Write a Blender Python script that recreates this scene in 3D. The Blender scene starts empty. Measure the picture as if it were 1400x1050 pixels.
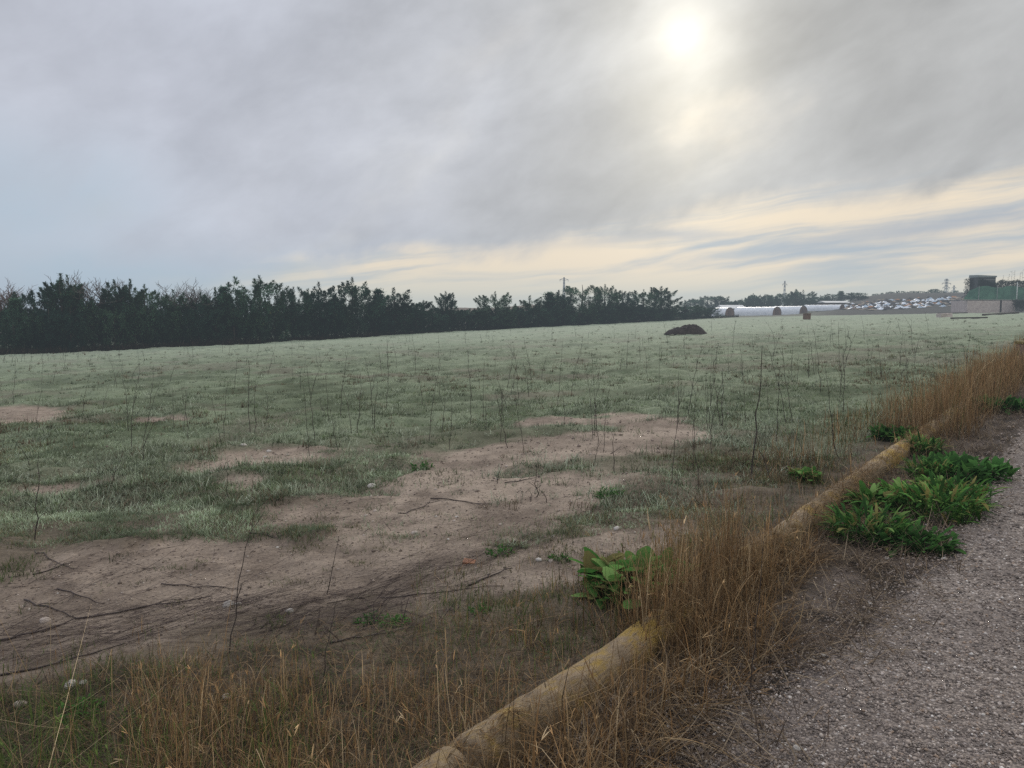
import bpy, math, random
import numpy as np
random.seed(7)
rng = np.random.default_rng(11)
R = math.radians
S = bpy.context.scene
C = S.collection

# ------------------------------------------------------------------ camera
F = 1053.0            # focal length in units of a 1400 wide picture
HC = 1.6
YH = 432.0            # eye level in the same units
PITCH = math.atan((525 - YH) / F)
cam_d = bpy.data.cameras.new('camera')
cam_d.sensor_width = 36.0
cam_d.lens = 36.0 * F / 1400.0
cam_d.clip_end = 9000.0
cam_d.clip_start = 0.05
cam = bpy.data.objects.new('camera', cam_d)
C.objects.link(cam)
cam.location = (0, 0, HC)
cam.rotation_euler = (R(90) - PITCH, 0, 0)
S.camera = cam
cp, sp = math.cos(PITCH), math.sin(PITCH)

def rays(px, py):
    a = (np.asarray(px, float) - 700) / F
    b = (525 - np.asarray(py, float)) / F
    return np.stack([a, cp + sp * b, -sp + cp * b], -1)

def project(x, y, z):
    dz = z - HC
    fw = np.maximum(cp * y - sp * dz, 0.05)
    up = sp * y + cp * dz
    return 700 + F * x / fw, 525 - F * up / fw

# ------------------------------------------------------------------ noise
def _h(ix, iy, seed):
    h = (ix.astype(np.int64) * 374761393 + iy.astype(np.int64) * 668265263 + seed * 974711) & 0xFFFFFFFF
    h = ((h ^ (h >> 13)) * 1274126177) & 0xFFFFFFFF
    h = ((h ^ (h >> 16)) * 2246822519) & 0xFFFFFFFF
    return ((h ^ (h >> 15)) & 0xFFFFFF) / float(0xFFFFFF)

def vnoise(x, y, seed=0):
    x = np.asarray(x, float); y = np.asarray(y, float)
    xi = np.floor(x); yi = np.floor(y)
    fx = x - xi; fy = y - yi
    fx = fx * fx * (3 - 2 * fx); fy = fy * fy * (3 - 2 * fy)
    a = _h(xi, yi, seed); b = _h(xi + 1, yi, seed); c = _h(xi, yi + 1, seed); d = _h(xi + 1, yi + 1, seed)
    return (a * (1 - fx) + b * fx) * (1 - fy) + (c * (1 - fx) + d * fx) * fy

def fbm(x, y, seed=0, octv=4):
    s = 0; amp = 0.5; tot = 0
    ca, sa = math.cos(0.6), math.sin(0.6)
    for o in range(octv):
        s = s + amp * vnoise(x, y, seed + o * 17); tot += amp; amp *= 0.5
        x, y = 2.03 * (ca * x - sa * y), 2.03 * (sa * x + ca * y)
    return s / tot

def sstep(a, b, v):
    t = np.clip((v - a) / (b - a), 0, 1)
    return t * t * (3 - 2 * t)

# ------------------------------------------------------------------ the lie of the land
SL = 0.036
KD = np.array([0.615, 0.788]); KN = np.array([0.788, -0.615]); K0 = np.array([-0.185, 2.475])

def kerb_tu(x, y):
    return (x - K0[0]) * KD[0] + (y - K0[1]) * KD[1], (x - K0[0]) * KN[0] + (y - K0[1]) * KN[1]

def base_z(x, y):
    x = np.asarray(x, float); y = np.asarray(y, float)
    z = SL * 70 * np.tanh(x / 70)
    yy = np.maximum(y, 1.0)
    q = x / yy
    z = z + 6.2 * sstep(138, 240, yy) * sstep(0.34, 0.50, q)                 # yard slope
    z = z + (4.6 + 0.25 * np.sin(q * 60)) * sstep(195, 245, yy) * sstep(-0.19, -0.10, q) * (1 - sstep(0.03, 0.12, q)) # brown bank
    return z

def ell(px, py, cx, cy, rx, ry, slope=0.0):
    u = (px - cx) / rx
    v = (py - cy - slope * (px - cx)) / ry
    return np.clip(1.35 - np.sqrt(u * u + v * v), 0, 1)

DIRT = [(190, 800, 330, 62, -.12), (610, 690, 260, 52, -.1), (770, 612, 170, 20, -.08), (470, 790, 360, 55, -.1),
        (890, 590, 80, 22, 0), (10, 568, 95, 13, 0), (235, 572, 45, 5, 0), (70, 668, 90, 8, -.1), (740, 775, 170, 42, -.1),
        (370, 628, 130, 11, -.12), (850, 745, 100, 18, 0), (820, 574, 110, 6, -.05), (60, 870, 190, 45, -.15),
        (330, 668, 60, 14, -.1), (640, 640, 120, 14, -.1)]
GREEN = [(445, 728, 58, 13, -.1), (150, 746, 48, 9, -.05), (430, 664, 60, 8, -.1), (180, 692, 150, 16, -.12), (845, 690, 80, 26, -.05),
         (60, 725, 80, 12, -.1), (680, 750, 30, 8, 0), (300, 655, 80, 8, -.15)]

def zones(x, y):
    """bare soil 0..1, litter (the strip before the kerb) 0..1 at ground points"""
    z = SL * x
    wx = (fbm(x * 0.8, y * 0.8, 3) - .5) * 0.9
    wy = (fbm(x * 0.8, y * 0.8, 9) - .5) * 0.9
    wx2 = (fbm(x * 4, y * 4, 23) - .5) * 0.35
    wy2 = (fbm(x * 4, y * 4, 29) - .5) * 0.35
    px, py = project(x + wx + wx2, np.maximum(y + wy + wy2, .3), z)
    px = np.where(y < .5, 5000, px); 
    d = np.zeros_like(px)
    for e in DIRT: d = np.maximum(d, ell(px, py, *e))
    g = np.zeros_like(px)
    for e in GREEN: g = np.maximum(g, ell(px, py, *e))
    rag = (fbm(x * 3.5, y * 3.5, 25, 4) - .5) * 1.1
    d = sstep(.26, .62, d + rag * .55) * (1 - sstep(.2, .5, g + rag * .4))
    line = np.interp(px, [-400, 0, 250, 450, 650, 850, 950, 1100, 1250], [960, 925, 892, 868, 835, 785, 700, 640, 590])
    t, u = kerb_tu(x, y)
    lit = sstep(-10, 25, py - line) * sstep(-2.6, -1.2, -np.abs(u))
    near = sstep(-10, 25, py - line)
    lit = np.maximum(near * (np.abs(t) < 6), sstep(-.75, -.35, u) * (t > -3))
    d = d * (1 - lit)
    return d, lit

def relief(x, y, d=None, lit=None):
    if d is None: d, lit = zones(x, y)
    t, u = kerb_tu(x, y)
    r = np.hypot(x, y)
    hum = (fbm(x * .55, y * .55, 41, 3) - .5) * .20 + (fbm(x * 1.7, y * 2.2, 47, 3) - .5) * .17
    hum = hum * (1 - .78 * d) * (1 - .75 * lit) * sstep(2, 7, r)
    fine = (fbm(x * 7, y * 7, 53, 3) - .5) * .022 * (1 + lit)
    ks = 1 - sstep(-.3, -.02, u)
    rut = -.015 * d * sstep(.55, .7, fbm((x * .9 - y * .45) * .7, (x * .45 + y * .9) * 5.0, 61, 2))
    return (hum * ks + fine * (0.35 + .65 * ks) + rut) - .02 * sstep(.75, 1.0, u)

def ground_z(x, y):
    x = np.asarray(x, float); y = np.asarray(y, float)
    return base_z(x, y) + relief(x, y)

def P(px, py):
    """ground point seen at a place of the reference view (marched along the ray)"""
    d = rays(px, py)
    tt = np.geomspace(1.2, 2500, 2600)
    zz = HC + tt * d[2]
    g = base_z(tt * d[0], tt * d[1])
    k = np.argmax(zz < g)
    if zz[k] >= g[k]: k = len(tt) - 1
    a = tt[max(k - 1, 0)]; b = tt[k]
    for _ in range(20):
        m = .5 * (a + b)
        if HC + m * d[2] < base_z(m * d[0], m * d[1]): b = m
        else: a = m
    x, y = b * d[0], b * d[1]
    return float(x), float(y), float(ground_z(np.array([x]), np.array([y]))[0])

def PN(px, py):
    """the same for many points on the near, evenly sloping part of the field"""
    d = rays(px, py)
    t = HC / np.maximum(SL * d[:, 0] - d[:, 2], 1e-4)
    for _ in range(6):
        t = (HC - 0) / np.maximum(base_z(t * d[:, 0], t * d[:, 1]) / t - d[:, 2], 1e-4)
    x = t * d[:, 0]; y = t * d[:, 1]
    return x, y

def z_at(px, py, y):
    d = rays(px, py)
    return HC + float(d[2]) * y / float(d[1])

# ------------------------------------------------------------------ node helpers
class E:
    """a socket with arithmetic, for writing node trees as expressions"""
    def __init__(s, nt, k): s.nt = nt; s.k = k
    def _m(s, op, *a):
        n = s.nt.nodes.new('ShaderNodeMath'); n.operation = op
        for i, v in enumerate(a):
            if isinstance(v, E): s.nt.links.new(v.k, n.inputs[i])
            else: n.inputs[i].default_value = v
        return E(s.nt, n.outputs[0])
    def __add__(s, o): return s._m('ADD', s, o)
    __radd__ = __add__
    def __sub__(s, o): return s._m('SUBTRACT', s, o)
    def __rsub__(s, o): return s._m('SUBTRACT', o, s)
    def __mul__(s, o): return s._m('MULTIPLY', s, o)
    __rmul__ = __mul__
    def __truediv__(s, o): return s._m('DIVIDE', s, o)
    def f(s, op, *a): return s._m(op, s, *a)
    def step(s, a, b):
        n = s.nt.nodes.new('ShaderNodeMapRange'); n.interpolation_type = 'SMOOTHSTEP'
        s.nt.links.new(s.k, n.inputs[0]); n.inputs[1].default_value = a; n.inputs[2].default_value = b
        return E(s.nt, n.outputs[0])

def mixc(nt, f, a, b, mode='MIX'):
    n = nt.nodes.new('ShaderNodeMix'); n.data_type = 'RGBA'; n.blend_type = mode
    for sock, v in ((n.inputs[0], f), (n.inputs[6], a), (n.inputs[7], b)):
        if isinstance(v, E): nt.links.new(v.k, sock)
        elif isinstance(v, (tuple, list)): sock.default_value = (*v[:3], 1)
        else: sock.default_value = v
    return E(nt, n.outputs[2])

def noise(nt, vec, scale, detail=4, rough=.55, dist=0.0):
    n = nt.nodes.new('ShaderNodeTexNoise')
    n.inputs['Scale'].default_value = scale; n.inputs['Detail'].default_value = detail
    n.inputs['Roughness'].default_value = rough; n.inputs['Distortion'].default_value = dist
    if vec is not None: nt.links.new(vec.k, n.inputs['Vector'])
    return E(nt, n.outputs['Fac']), E(nt, n.outputs['Color'])

def comb(nt, x, y, z):
    n = nt.nodes.new('ShaderNodeCombineXYZ')
    for i, v in enumerate((x, y, z)):
        if isinstance(v, E): nt.links.new(v.k, n.inputs[i])
        else: n.inputs[i].default_value = v
    return E(nt, n.outputs[0])

def sep(nt, v):
    n = nt.nodes.new('ShaderNodeSeparateXYZ'); nt.links.new(v.k, n.inputs[0])
    return [E(nt, n.outputs[i]) for i in range(3)]

def new_mat(name):
    m = bpy.data.materials.new(name); m.use_nodes = True
    nt = m.node_tree; nt.nodes.clear()
    out = nt.nodes.new('ShaderNodeOutputMaterial')
    return m, nt, out

def coords(nt, kind='Object'):
    return E(nt, nt.nodes.new('ShaderNodeTexCoord').outputs[kind])

def attr(nt, name='col'):
    n = nt.nodes.new('ShaderNodeAttribute'); n.attribute_name = name
    return E(nt, n.outputs['Color'])

def principled(nt, out, col, rough=.8, spec=.3, height=None, bump=.3, dist=.02):
    b = nt.nodes.new('ShaderNodeBsdfPrincipled')
    if isinstance(col, E): nt.links.new(col.k, b.inputs['Base Color'])
    else: b.inputs['Base Color'].default_value = (*col, 1)
    if isinstance(rough, E): nt.links.new(rough.k, b.inputs['Roughness'])
    else: b.inputs['Roughness'].default_value = rough
    b.inputs['Specular IOR Level'].default_value = spec
    if height is not None:
        k = nt.nodes.new('ShaderNodeBump'); k.inputs['Strength'].default_value = bump; k.inputs['Distance'].default_value = dist
        nt.links.new(height.k, k.inputs['Height']); nt.links.new(k.outputs[0], b.inputs['Normal'])
    nt.links.new(b.outputs[0], out.inputs[0])
    return b

def speckled(name, c1, c2, scale=8, rough=.85, bump=.4, dist=.01, detail=6, spec=.25, kind='Object'):
    m, nt, out = new_mat(name)
    v = coords(nt, kind)
    f, _ = noise(nt, v, scale, detail, .65)
    g, _ = noise(nt, v, scale * 6.3, 3, .6)
    fac = (f * .7 + g * .3).step(.36, .64)
    principled(nt, out, mixc(nt, fac, c1, c2), rough, spec, f * .6 + g * .4, bump, dist)
    return m

def leafy(name, trans=.35, rough=.7, vary=.0):
    m, nt, out = new_mat(name)
    c = attr(nt)
    if vary:
        oi = nt.nodes.new('ShaderNodeObjectInfo')
        f = E(nt, oi.outputs['Random'])
        c = mixc(nt, 1.0, c, comb(nt, f * vary + (1 - vary / 2), f * vary * .8 + (1 - vary * .4), f * vary * .5 + (1 - vary * .25)), 'MULTIPLY')
    d = nt.nodes.new('ShaderNodeBsdfDiffuse'); t = nt.nodes.new('ShaderNodeBsdfTranslucent'); x = nt.nodes.new('ShaderNodeMixShader')
    nt.links.new(c.k, d.inputs[0]); nt.links.new(c.k, t.inputs[0])
    x.inputs[0].default_value = trans
    nt.links.new(d.outputs[0], x.inputs[1]); nt.links.new(t.outputs[0], x.inputs[2]); nt.links.new(x.outputs[0], out.inputs[0])
    return m

# ------------------------------------------------------------------ object helpers
def tag(o, label=None, cat=None, group=None, kind=None):
    if label: o['label'] = label
    if cat:
        o['category'] = cat
        if not kind: o['kind'] = 'thing'
    if group: o['group'] = group
    if kind: o['kind'] = kind
    return o

def empty(name, loc, rz=0, label=None, cat=None, group=None):
    o = bpy.data.objects.new(name, None); C.objects.link(o)
    o.location = loc; o.rotation_euler = (0, 0, rz)
    o.empty_display_size = .2
    return tag(o, label, cat, group)

def np_mesh(name, V, faces, col=None, smooth=False):
    """faces: list of integer arrays (n,k)"""
    me = bpy.data.meshes.new(name)
    V = np.asarray(V, np.float32)
    me.vertices.add(len(V)); me.vertices.foreach_set('co', V.ravel())
    faces = [np.asarray(f, np.int32) for f in faces if len(f)]
    loops = np.concatenate([f.ravel() for f in faces]); tot = np.concatenate([np.full(len(f), f.shape[1], np.int32) for f in faces])
    st = np.concatenate([[0], np.cumsum(tot)[:-1]]).astype(np.int32)
    me.loops.add(len(loops)); me.loops.foreach_set('vertex_index', loops)
    me.polygons.add(len(tot)); me.polygons.foreach_set('loop_start', st); me.polygons.foreach_set('loop_total', tot)
    if smooth: me.polygons.foreach_set('use_smooth', np.ones(len(tot), bool))
    me.update(calc_edges=True)
    if col is not None:
        a = me.color_attributes.new('col', 'FLOAT_COLOR', 'POINT')
        c4 = np.ones((len(V), 4), np.float32); c4[:, :3] = col
        a.data.foreach_set('color', c4.ravel())
    return me

def link(name, me, mat, parent=None):
    o = bpy.data.objects.new(name, me); C.objects.link(o)
    if mat is not None and not me.materials: me.materials.append(mat)
    if parent is not None: o.parent = parent
    return o

def copy_tree(o, loc=None, rot=None, scale=None, label=None, group=None, parent=None):
    c = o.copy(); C.objects.link(c)
    if parent is not None: c.parent = parent
    if loc is not None: c.location = loc
    if rot is not None: c.rotation_euler = rot
    if scale is not None: c.scale = scale
    if label: c['label'] = label
    if group: c['group'] = group
    for ch in list(o.children): copy_tree(ch, parent=c)
    return c

def ribbons(B, L, az, lean, curl, W, segs, c0, c1, shape='blade', kink=None):
    """N bent strips: base points B, colours c0 (root) to c1 (tip)"""
    N = len(B)
    B = np.asarray(B, float)
    bc = lambda v: np.broadcast_to(np.asarray(v, float), (N,))
    L, az, lean, curl, W = map(bc, (L, az, lean, curl, W))
    c0 = np.broadcast_to(np.asarray(c0, float), (N, 3)); c1 = np.broadcast_to(np.asarray(c1, float), (N, 3))
    hx, hy = np.cos(az), np.sin(az)
    wv = np.stack([-hy, hx, np.zeros(N)], -1)
    pos = B.copy(); V = []; K = []
    for i in range(segs + 1):
        s = i / segs
        if shape == 'leaf': w = W * (.12 + .88 * math.sin(math.pi * min(.97, .1 + .9 * s)) ** .8)
        elif shape == 'twig': w = W * (1 - .6 * s)
        else: w = W * (1 - s ** 1.6 * .9)
        V.append(np.stack([pos - wv * w[:, None] * .5, pos + wv * w[:, None] * .5], 1))
        K.append(np.repeat((c0 * (1 - s) + c1 * s)[:, None, :], 2, 1))
        th = lean + curl * (s + .5 / segs)
        if kink is not None and s >= .45: th = th + kink
        pos = pos + (L / segs)[:, None] * np.stack([np.sin(th) * hx, np.sin(th) * hy, np.cos(th)], -1)
    V = np.stack(V, 1).reshape(-1, 3); K = np.stack(K, 1).reshape(-1, 3)
    m = 2 * (segs + 1)
    q = np.arange(N)[:, None] * m
    fs = [np.concatenate([q + 2 * i, q + 2 * i + 1, q + 2 * i + 3, q + 2 * i + 2], 1) for i in range(segs)]
    return V, np.concatenate(fs), K

def join(parts):
    V = []; Fq = []; K = []; n = 0
    for v, f, k in parts:
        V.append(v); Fq.append(f + n); K.append(k); n += len(v)
    return np.concatenate(V), np.concatenate(Fq), np.concatenate(K)

def tube(pts, rad, sides=6, cap=True):
    """a tapered tube through pts"""
    pts = np.asarray(pts, float); n = len(pts)
    rad = np.broadcast_to(np.asarray(rad, float), (n,))
    V = []
    up0 = np.array([0.31, 0.17, .93])
    for i in range(n):
        d = pts[min(i + 1, n - 1)] - pts[max(i - 1, 0)]
        d = d / (np.linalg.norm(d) + 1e-9)
        a = np.cross(d, up0 if abs(d @ up0) < .95 else np.array([1., 0, 0])); a /= np.linalg.norm(a); b = np.cross(d, a)
        for k in range(sides):
            an = 2 * math.pi * k / sides
            V.append(pts[i] + rad[i] * (math.cos(an) * a + math.sin(an) * b))
    Fq = [[i * sides + k, i * sides + (k + 1) % sides, (i + 1) * sides + (k + 1) % sides, (i + 1) * sides + k] for i in range(n - 1) for k in range(sides)]
    return np.array(V), np.array(Fq)

class MB:
    def __init__(s): s.V = []; s.F = []
    def add(s, V, Fs):
        n = len(s.V); s.V += [tuple(v) for v in V]; s.F += [tuple(int(i) + n for i in f) for f in Fs]; return s
    def tube(s, pts, rad, sides=6):
        v, f = tube(pts, rad, sides); s.add(v, f)
        m = len(pts); s.F.append(tuple(len(s.V) - len(v) + k for k in range(sides))[::-1]); s.F.append(tuple(len(s.V) - sides + k for k in range(sides)))
        return s
    def box(s, c, d, rz=0, jit=0):
        x, y, z = d[0] / 2, d[1] / 2, d[2] / 2; ca, sa = math.cos(rz), math.sin(rz)
        V = []
        for dx, dy, dz in ((-x, -y, -z), (x, -y, -z), (x, y, -z), (-x, y, -z), (-x, -y, z), (x, -y, z), (x, y, z), (-x, y, z)):
            dx += random.uniform(-jit, jit); dy += random.uniform(-jit, jit); dz += random.uniform(-jit, jit)
            V.append((c[0] + ca * dx - sa * dy, c[1] + sa * dx + ca * dy, c[2] + dz))
        return s.add(V, [(0, 3, 2, 1), (4, 5, 6, 7), (0, 1, 5, 4), (1, 2, 6, 5), (2, 3, 7, 6), (3, 0, 4, 7)])
    def build(s, name, mat, parent=None, smooth=False, bevel=0):
        me = bpy.data.meshes.new(name); me.from_pydata(s.V, [], s.F); me.update()
        if smooth: me.polygons.foreach_set('use_smooth', np.ones(len(me.polygons), bool))
        o = link(name, me, mat, parent)
        if bevel:
            b = o.modifiers.new('bevel', 'BEVEL'); b.width = bevel; b.segments = 2
        return o

# ------------------------------------------------------------------ sky, sun, mist
def sky_dir(px, py):
    d = rays(px, py); d = d / np.linalg.norm(d)
    return d
SUN = sky_dir(932, 50)
SUN_EL = math.asin(SUN[2]); SUN_AZ = math.atan2(SUN[0], SUN[1])
W = bpy.data.worlds.new('World'); S.world = W; W.use_nodes = True
nt = W.node_tree; nt.nodes.clear()
D = coords(nt, 'Generated')
dx, dy, dz = sep(nt, D)
_, wc = noise(nt, D, 2.6, 5, .6)
wr, wg, wb = sep(nt, wc)
el = dz.f('ARCSINE') * (180 / math.pi)
az = dx._m('ARCTAN2', dx, dy) * (180 / math.pi)
azw = az + (wr - .5) * 16
elw = el + (wg - .5) * 7
def deg(px, py):
    d = sky_dir(px, py)
    return math.degrees(math.atan2(d[0], d[1])), math.degrees(math.asin(d[2]))
def blob(px, py, rx, ry, slope=0.0, a=None, e=None):
    A, Ev = deg(px, py)
    k = 180 / math.pi / F
    u = ((a or azw) - A)
    v = ((e or elw) - Ev - u * slope) * (1 / (ry * k))
    u = u * (1 / (rx * k))
    return ((u * u + v * v) * -1.0).f('EXPONENT')
# broad cloud tones
n1, _ = noise(nt, comb(nt, az * .055, el * .085 - az * .022, 3.1), 1.0, 6, .52, .15)
n2, _ = noise(nt, comb(nt, az * .15, el * .24 - az * .07, 8.7), 1.0, 5, .55, .2)
cl = mixc(nt, azw.step(-24, 14), (.525, .55, .625), (.54, .545, .545))
dark = 1.0 - blob(845, 165, 130, 55, .1) * .24 - blob(1035, 120, 130, 60, .5) * .22 - blob(1120, 60, 170, 60, .35) * .06 \
    - blob(640, 60, 180, 70) * .10 - blob(880, 265, 330, 50, .12) * .13 - blob(420, 215, 240, 40, -.1) * .05 - blob(1290, 130, 160, 120) * .06
zen = el.step(24, 70) * 1.5 + 1.0
amp = azw.step(-30, 2) * .22 + .58
tone = dark * ((n1 - .5) * amp * 1.0 + 1.03) * ((n2 - .5) * amp * .8 + 1.0) * zen
tone = tone + blob(760, 90, 80, 50) * .07 + blob(300, 265, 220, 45) * .06
cl = mixc(nt, 1.0, cl, comb(nt, tone, tone, tone), 'MULTIPLY')
# thin streaky cloud low towards the sun
st, _ = noise(nt, comb(nt, az * .06, (elw * .3 + el * .7) * .85 - az * .085, 1.3), 1.0, 5, .52, .4)
edge = (az - 8) * .12 + 6.4 + (n2 - .5) * 5.0 + (wb - .5) * 3.0
low = (edge - el).step(-.9, 1.6) * azw.step(-27, -9)
warm = mixc(nt, st.step(.30, .60), (.47, .53, .58), (.92, .79, .61))
cream = mixc(nt, el.step(.2, 4.2), (.74, .73, .62), warm)
cream = mixc(nt, blob(1290, 308, 170, 13, .1, az, el + (n2 - .5) * 2) * .8, cream, (.42, .47, .54))
cream = mixc(nt, blob(900, 322, 120, 8, .05, az, el + (n2 - .5) * 2) * .7, cream, (.46, .50, .55))
blue = blob(10, 255, 180, 60, 0) * .8 + blob(60, 375, 380, 36, 0, az) * .95 + blob(520, 392, 260, 20, 0, az) * .9
cl = mixc(nt, (blue * ((n2 - .5) * 1.6 + 1.0)).f('MINIMUM', 1.0), cl, (.46, .56, .66))
cl = mixc(nt, low, cl, cream)
# the sun through the cloud
ca = dx * float(SUN[0]) + dy * float(SUN[1]) + dz * float(SUN[2])
ang = ca.f('MINIMUM', .999999).f('ARCCOSINE') * (180 / math.pi)
elong = ((az - deg(938, 0)[0]) * 1.0, None)
ug = (azw * .35 + az * .65) - deg(938, 90)[0]; vg = (elw * .35 + el * .65) - deg(938, 90)[1]
g1 = ((ang * ang) * -.5).f('EXPONENT') * .26
g2 = ((ug * ug * .042 + vg * vg * .018) * -1.0).f('EXPONENT') * .38
g3 = ((ug * ug * .008 + vg * vg * .006) * -1.0).f('EXPONENT') * .13
glow = g1 + g2 * ((n1 - .5) * 1.2 + 1.0) + g3
gl = nt.nodes.new('ShaderNodeVectorMath'); gl.operation = 'MULTIPLY_ADD'
nt.links.new(comb(nt, glow, glow, glow).k, gl.inputs[0]); gl.inputs[1].default_value = (1.0, .92, .72); nt.links.new(cl.k, gl.inputs[2])
bg_c = nt.nodes.new('ShaderNodeBackground'); nt.links.new(gl.outputs[0], bg_c.inputs[0]); bg_c.inputs[1].default_value = 1.0
skyt = nt.nodes.new('ShaderNodeTexSky'); skyt.sky_type = 'NISHITA'; skyt.sun_disc = False
skyt.sun_elevation = SUN_EL; skyt.sun_rotation = SUN_AZ; skyt.air_density = 1.2; skyt.dust_density = 1.0
bg_s = nt.nodes.new('ShaderNodeBackground'); nt.links.new(skyt.outputs[0], bg_s.inputs[0]); bg_s.inputs[1].default_value = .06
gap = (n1 - .55).step(0, .25) * .25
cover = (1.0 - gap).f('MAXIMUM', .2)
mx = nt.nodes.new('ShaderNodeMixShader'); nt.links.new(cover.k, mx.inputs[0]); nt.links.new(bg_s.outputs[0], mx.inputs[1]); nt.links.new(bg_c.outputs[0], mx.inputs[2])
wo = nt.nodes.new('ShaderNodeOutputWorld'); nt.links.new(mx.outputs[0], wo.inputs[0])

sun_d = bpy.data.lights.new('sun', 'SUN'); sun_d.energy = 1.5; sun_d.angle = R(10); sun_d.color = (1, .93, .82)
sun = bpy.data.objects.new('sun', sun_d); C.objects.link(sun)
from mathutils import Vector
sun.rotation_euler = Vector((-SUN[0], -SUN[1], -SUN[2])).to_track_quat('-Z', 'Y').to_euler()
sun.location = (20, 60, 40)

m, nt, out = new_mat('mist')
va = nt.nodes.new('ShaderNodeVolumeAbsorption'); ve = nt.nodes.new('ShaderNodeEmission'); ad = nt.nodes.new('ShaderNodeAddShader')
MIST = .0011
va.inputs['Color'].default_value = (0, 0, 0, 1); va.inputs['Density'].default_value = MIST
ve.inputs['Color'].default_value = (.35, .42, .48, 1); ve.inputs['Strength'].default_value = MIST  # no scattering: an even glow put into the mist stands in for skylight
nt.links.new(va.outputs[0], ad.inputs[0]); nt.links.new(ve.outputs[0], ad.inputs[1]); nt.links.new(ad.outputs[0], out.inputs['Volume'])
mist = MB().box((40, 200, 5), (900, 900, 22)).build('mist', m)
tag(mist, 'thin morning mist lying over the field, with an added faint glow of its own', kind='stuff')

# ------------------------------------------------------------------ ground
th = np.concatenate([np.linspace(-180, -52, 60)[:-1], np.linspace(-52, 52, 900), np.linspace(52, 180, 60)[1:-1]])
th = np.radians(th)
rr = np.concatenate([[0.02, .6, 1.1], np.geomspace(1.5, 300, 660), np.geomspace(310, 6000, 40)])
A, Rr = np.meshgrid(th, rr)
gx = (np.sin(A) * Rr).ravel(); gy = (np.cos(A) * Rr).ravel()
gd, glit = zones(gx, gy)
gz = base_z(gx, gy) + relief(gx, gy, gd, glit)
gz = np.where(np.hypot(gx, gy) > 300, base_z(gx, gy), gz)
# the colours of the soil
def lerp(a, b, f): return np.asarray(a) * (1 - f[:, None]) + np.asarray(b) * f[:, None]
nA = fbm(gx * .35, gy * .35, 71); nB = fbm(gx * 1.3, gy * 1.3, 77); nC = fbm(gx * 6, gy * 6, 83, 3)
gr = np.hypot(gx, gy)
gt, gu = kerb_tu(gx, gy)
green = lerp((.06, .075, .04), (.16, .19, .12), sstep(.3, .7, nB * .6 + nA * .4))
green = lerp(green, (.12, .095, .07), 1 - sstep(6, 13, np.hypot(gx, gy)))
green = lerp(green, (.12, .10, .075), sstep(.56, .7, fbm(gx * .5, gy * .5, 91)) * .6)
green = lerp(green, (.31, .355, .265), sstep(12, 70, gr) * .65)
soil = lerp((.165, .128, .10), (.285, .228, .18), sstep(.3, .7, nB * .5 + nC * .5))
litter = lerp((.045, .036, .026), (.11, .085, .06), sstep(.3, .7, nB * .4 + nC * .6))
soil = soil * (.78 + .22 * sstep(3.8, 7.0, np.hypot(gx, gy)))[:, None]
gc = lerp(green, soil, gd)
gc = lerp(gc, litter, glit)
verge = lerp((.05, .042, .036), (.13, .105, .09), sstep(.3, .7, nC))
gc = lerp(gc, verge, sstep(.1, .5, gu) * (gu < 40))
far = sstep(125, 150, gy) 
gc = lerp(gc, (.085, .08, .062), far * .85)
q = gx / np.maximum(gy, 1)
gc = lerp(gc, (.115, .08, .055), sstep(190, 215, gy) * sstep(-.2, -.15, q) * (1 - sstep(.08, .12, q)))
gc = lerp(gc, (.045, .042, .04), sstep(128, 142, gy) * sstep(.37, .43, q))
M_, N_ = len(rr), len(th)
idx = np.arange(M_ * N_).reshape(M_, N_)
qa = np.stack([idx[:-1, :-1], idx[1:, :-1], idx[1:, 1:], idx[:-1, 1:]], -1).reshape(-1, 4)
qb = np.stack([idx[:-1, -1], idx[1:, -1], idx[1:, 0], idx[:-1, 0]], -1)
m, nt, out = new_mat('field_soil')
c = attr(nt); v = coords(nt, 'Object')
f1, _ = noise(nt, v, 3.0, 8, .65); f2, _ = noise(nt, v, 34, 5, .7)
vor = nt.nodes.new('ShaderNodeTexVoronoi'); vor.inputs['Scale'].default_value = 42; nt.links.new(v.k, vor.inputs['Vector'])
vd = E(nt, vor.outputs['Distance'])
k = (f1 - .5) * .7 + (f2 - .5) * 1.3 + 1.0
c = mixc(nt, 1.0, c, comb(nt, k, k, k), 'MULTIPLY')
principled(nt, out, c, .95, .1, f1 * .4 + f2 * .35 + vd * .25, .8, .03)
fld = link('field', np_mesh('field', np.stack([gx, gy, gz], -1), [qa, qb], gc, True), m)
tag(fld, 'frost covered uneven field with bare brown soil patches', kind='structure')

# gravel track: a strip right of the verge
tt = np.concatenate([np.linspace(-9, 14, 330), np.geomspace(14.2, 110, 90)])
uu = np.concatenate([np.linspace(0, 3.2, 60), np.linspace(3.4, 7, 14)])
T, U = np.meshgrid(tt, uu, indexing='ij')
e0 = .52 + .26 * sstep(1.3, 3.5, T) + (fbm(T * 1.1, T * 0, 101) - .5) * .42 + (fbm(T * 5, T * 0, 103) - .5) * .2
Ue = e0 + U
tx = K0[0] + KD[0] * T + KN[0] * Ue; ty = K0[1] + KD[1] * T + KN[1] * Ue
sh = (tx.shape)
tz = base_z(tx, ty) + (fbm(tx * 2, ty * 2, 107) - .5) * .03 + (fbm(tx * 14, ty * 14, 109, 3) - .5) * .012 + .016 - .05 * (1 - sstep(0, .22, U))
def track_z(x, y): return base_z(x, y) + (fbm(x * 2, y * 2, 107) - .5) * .03 + (fbm(x * 14, y * 14, 109, 3) - .5) * .012 + .016
idx = np.arange(tx.size).reshape(sh)
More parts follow.
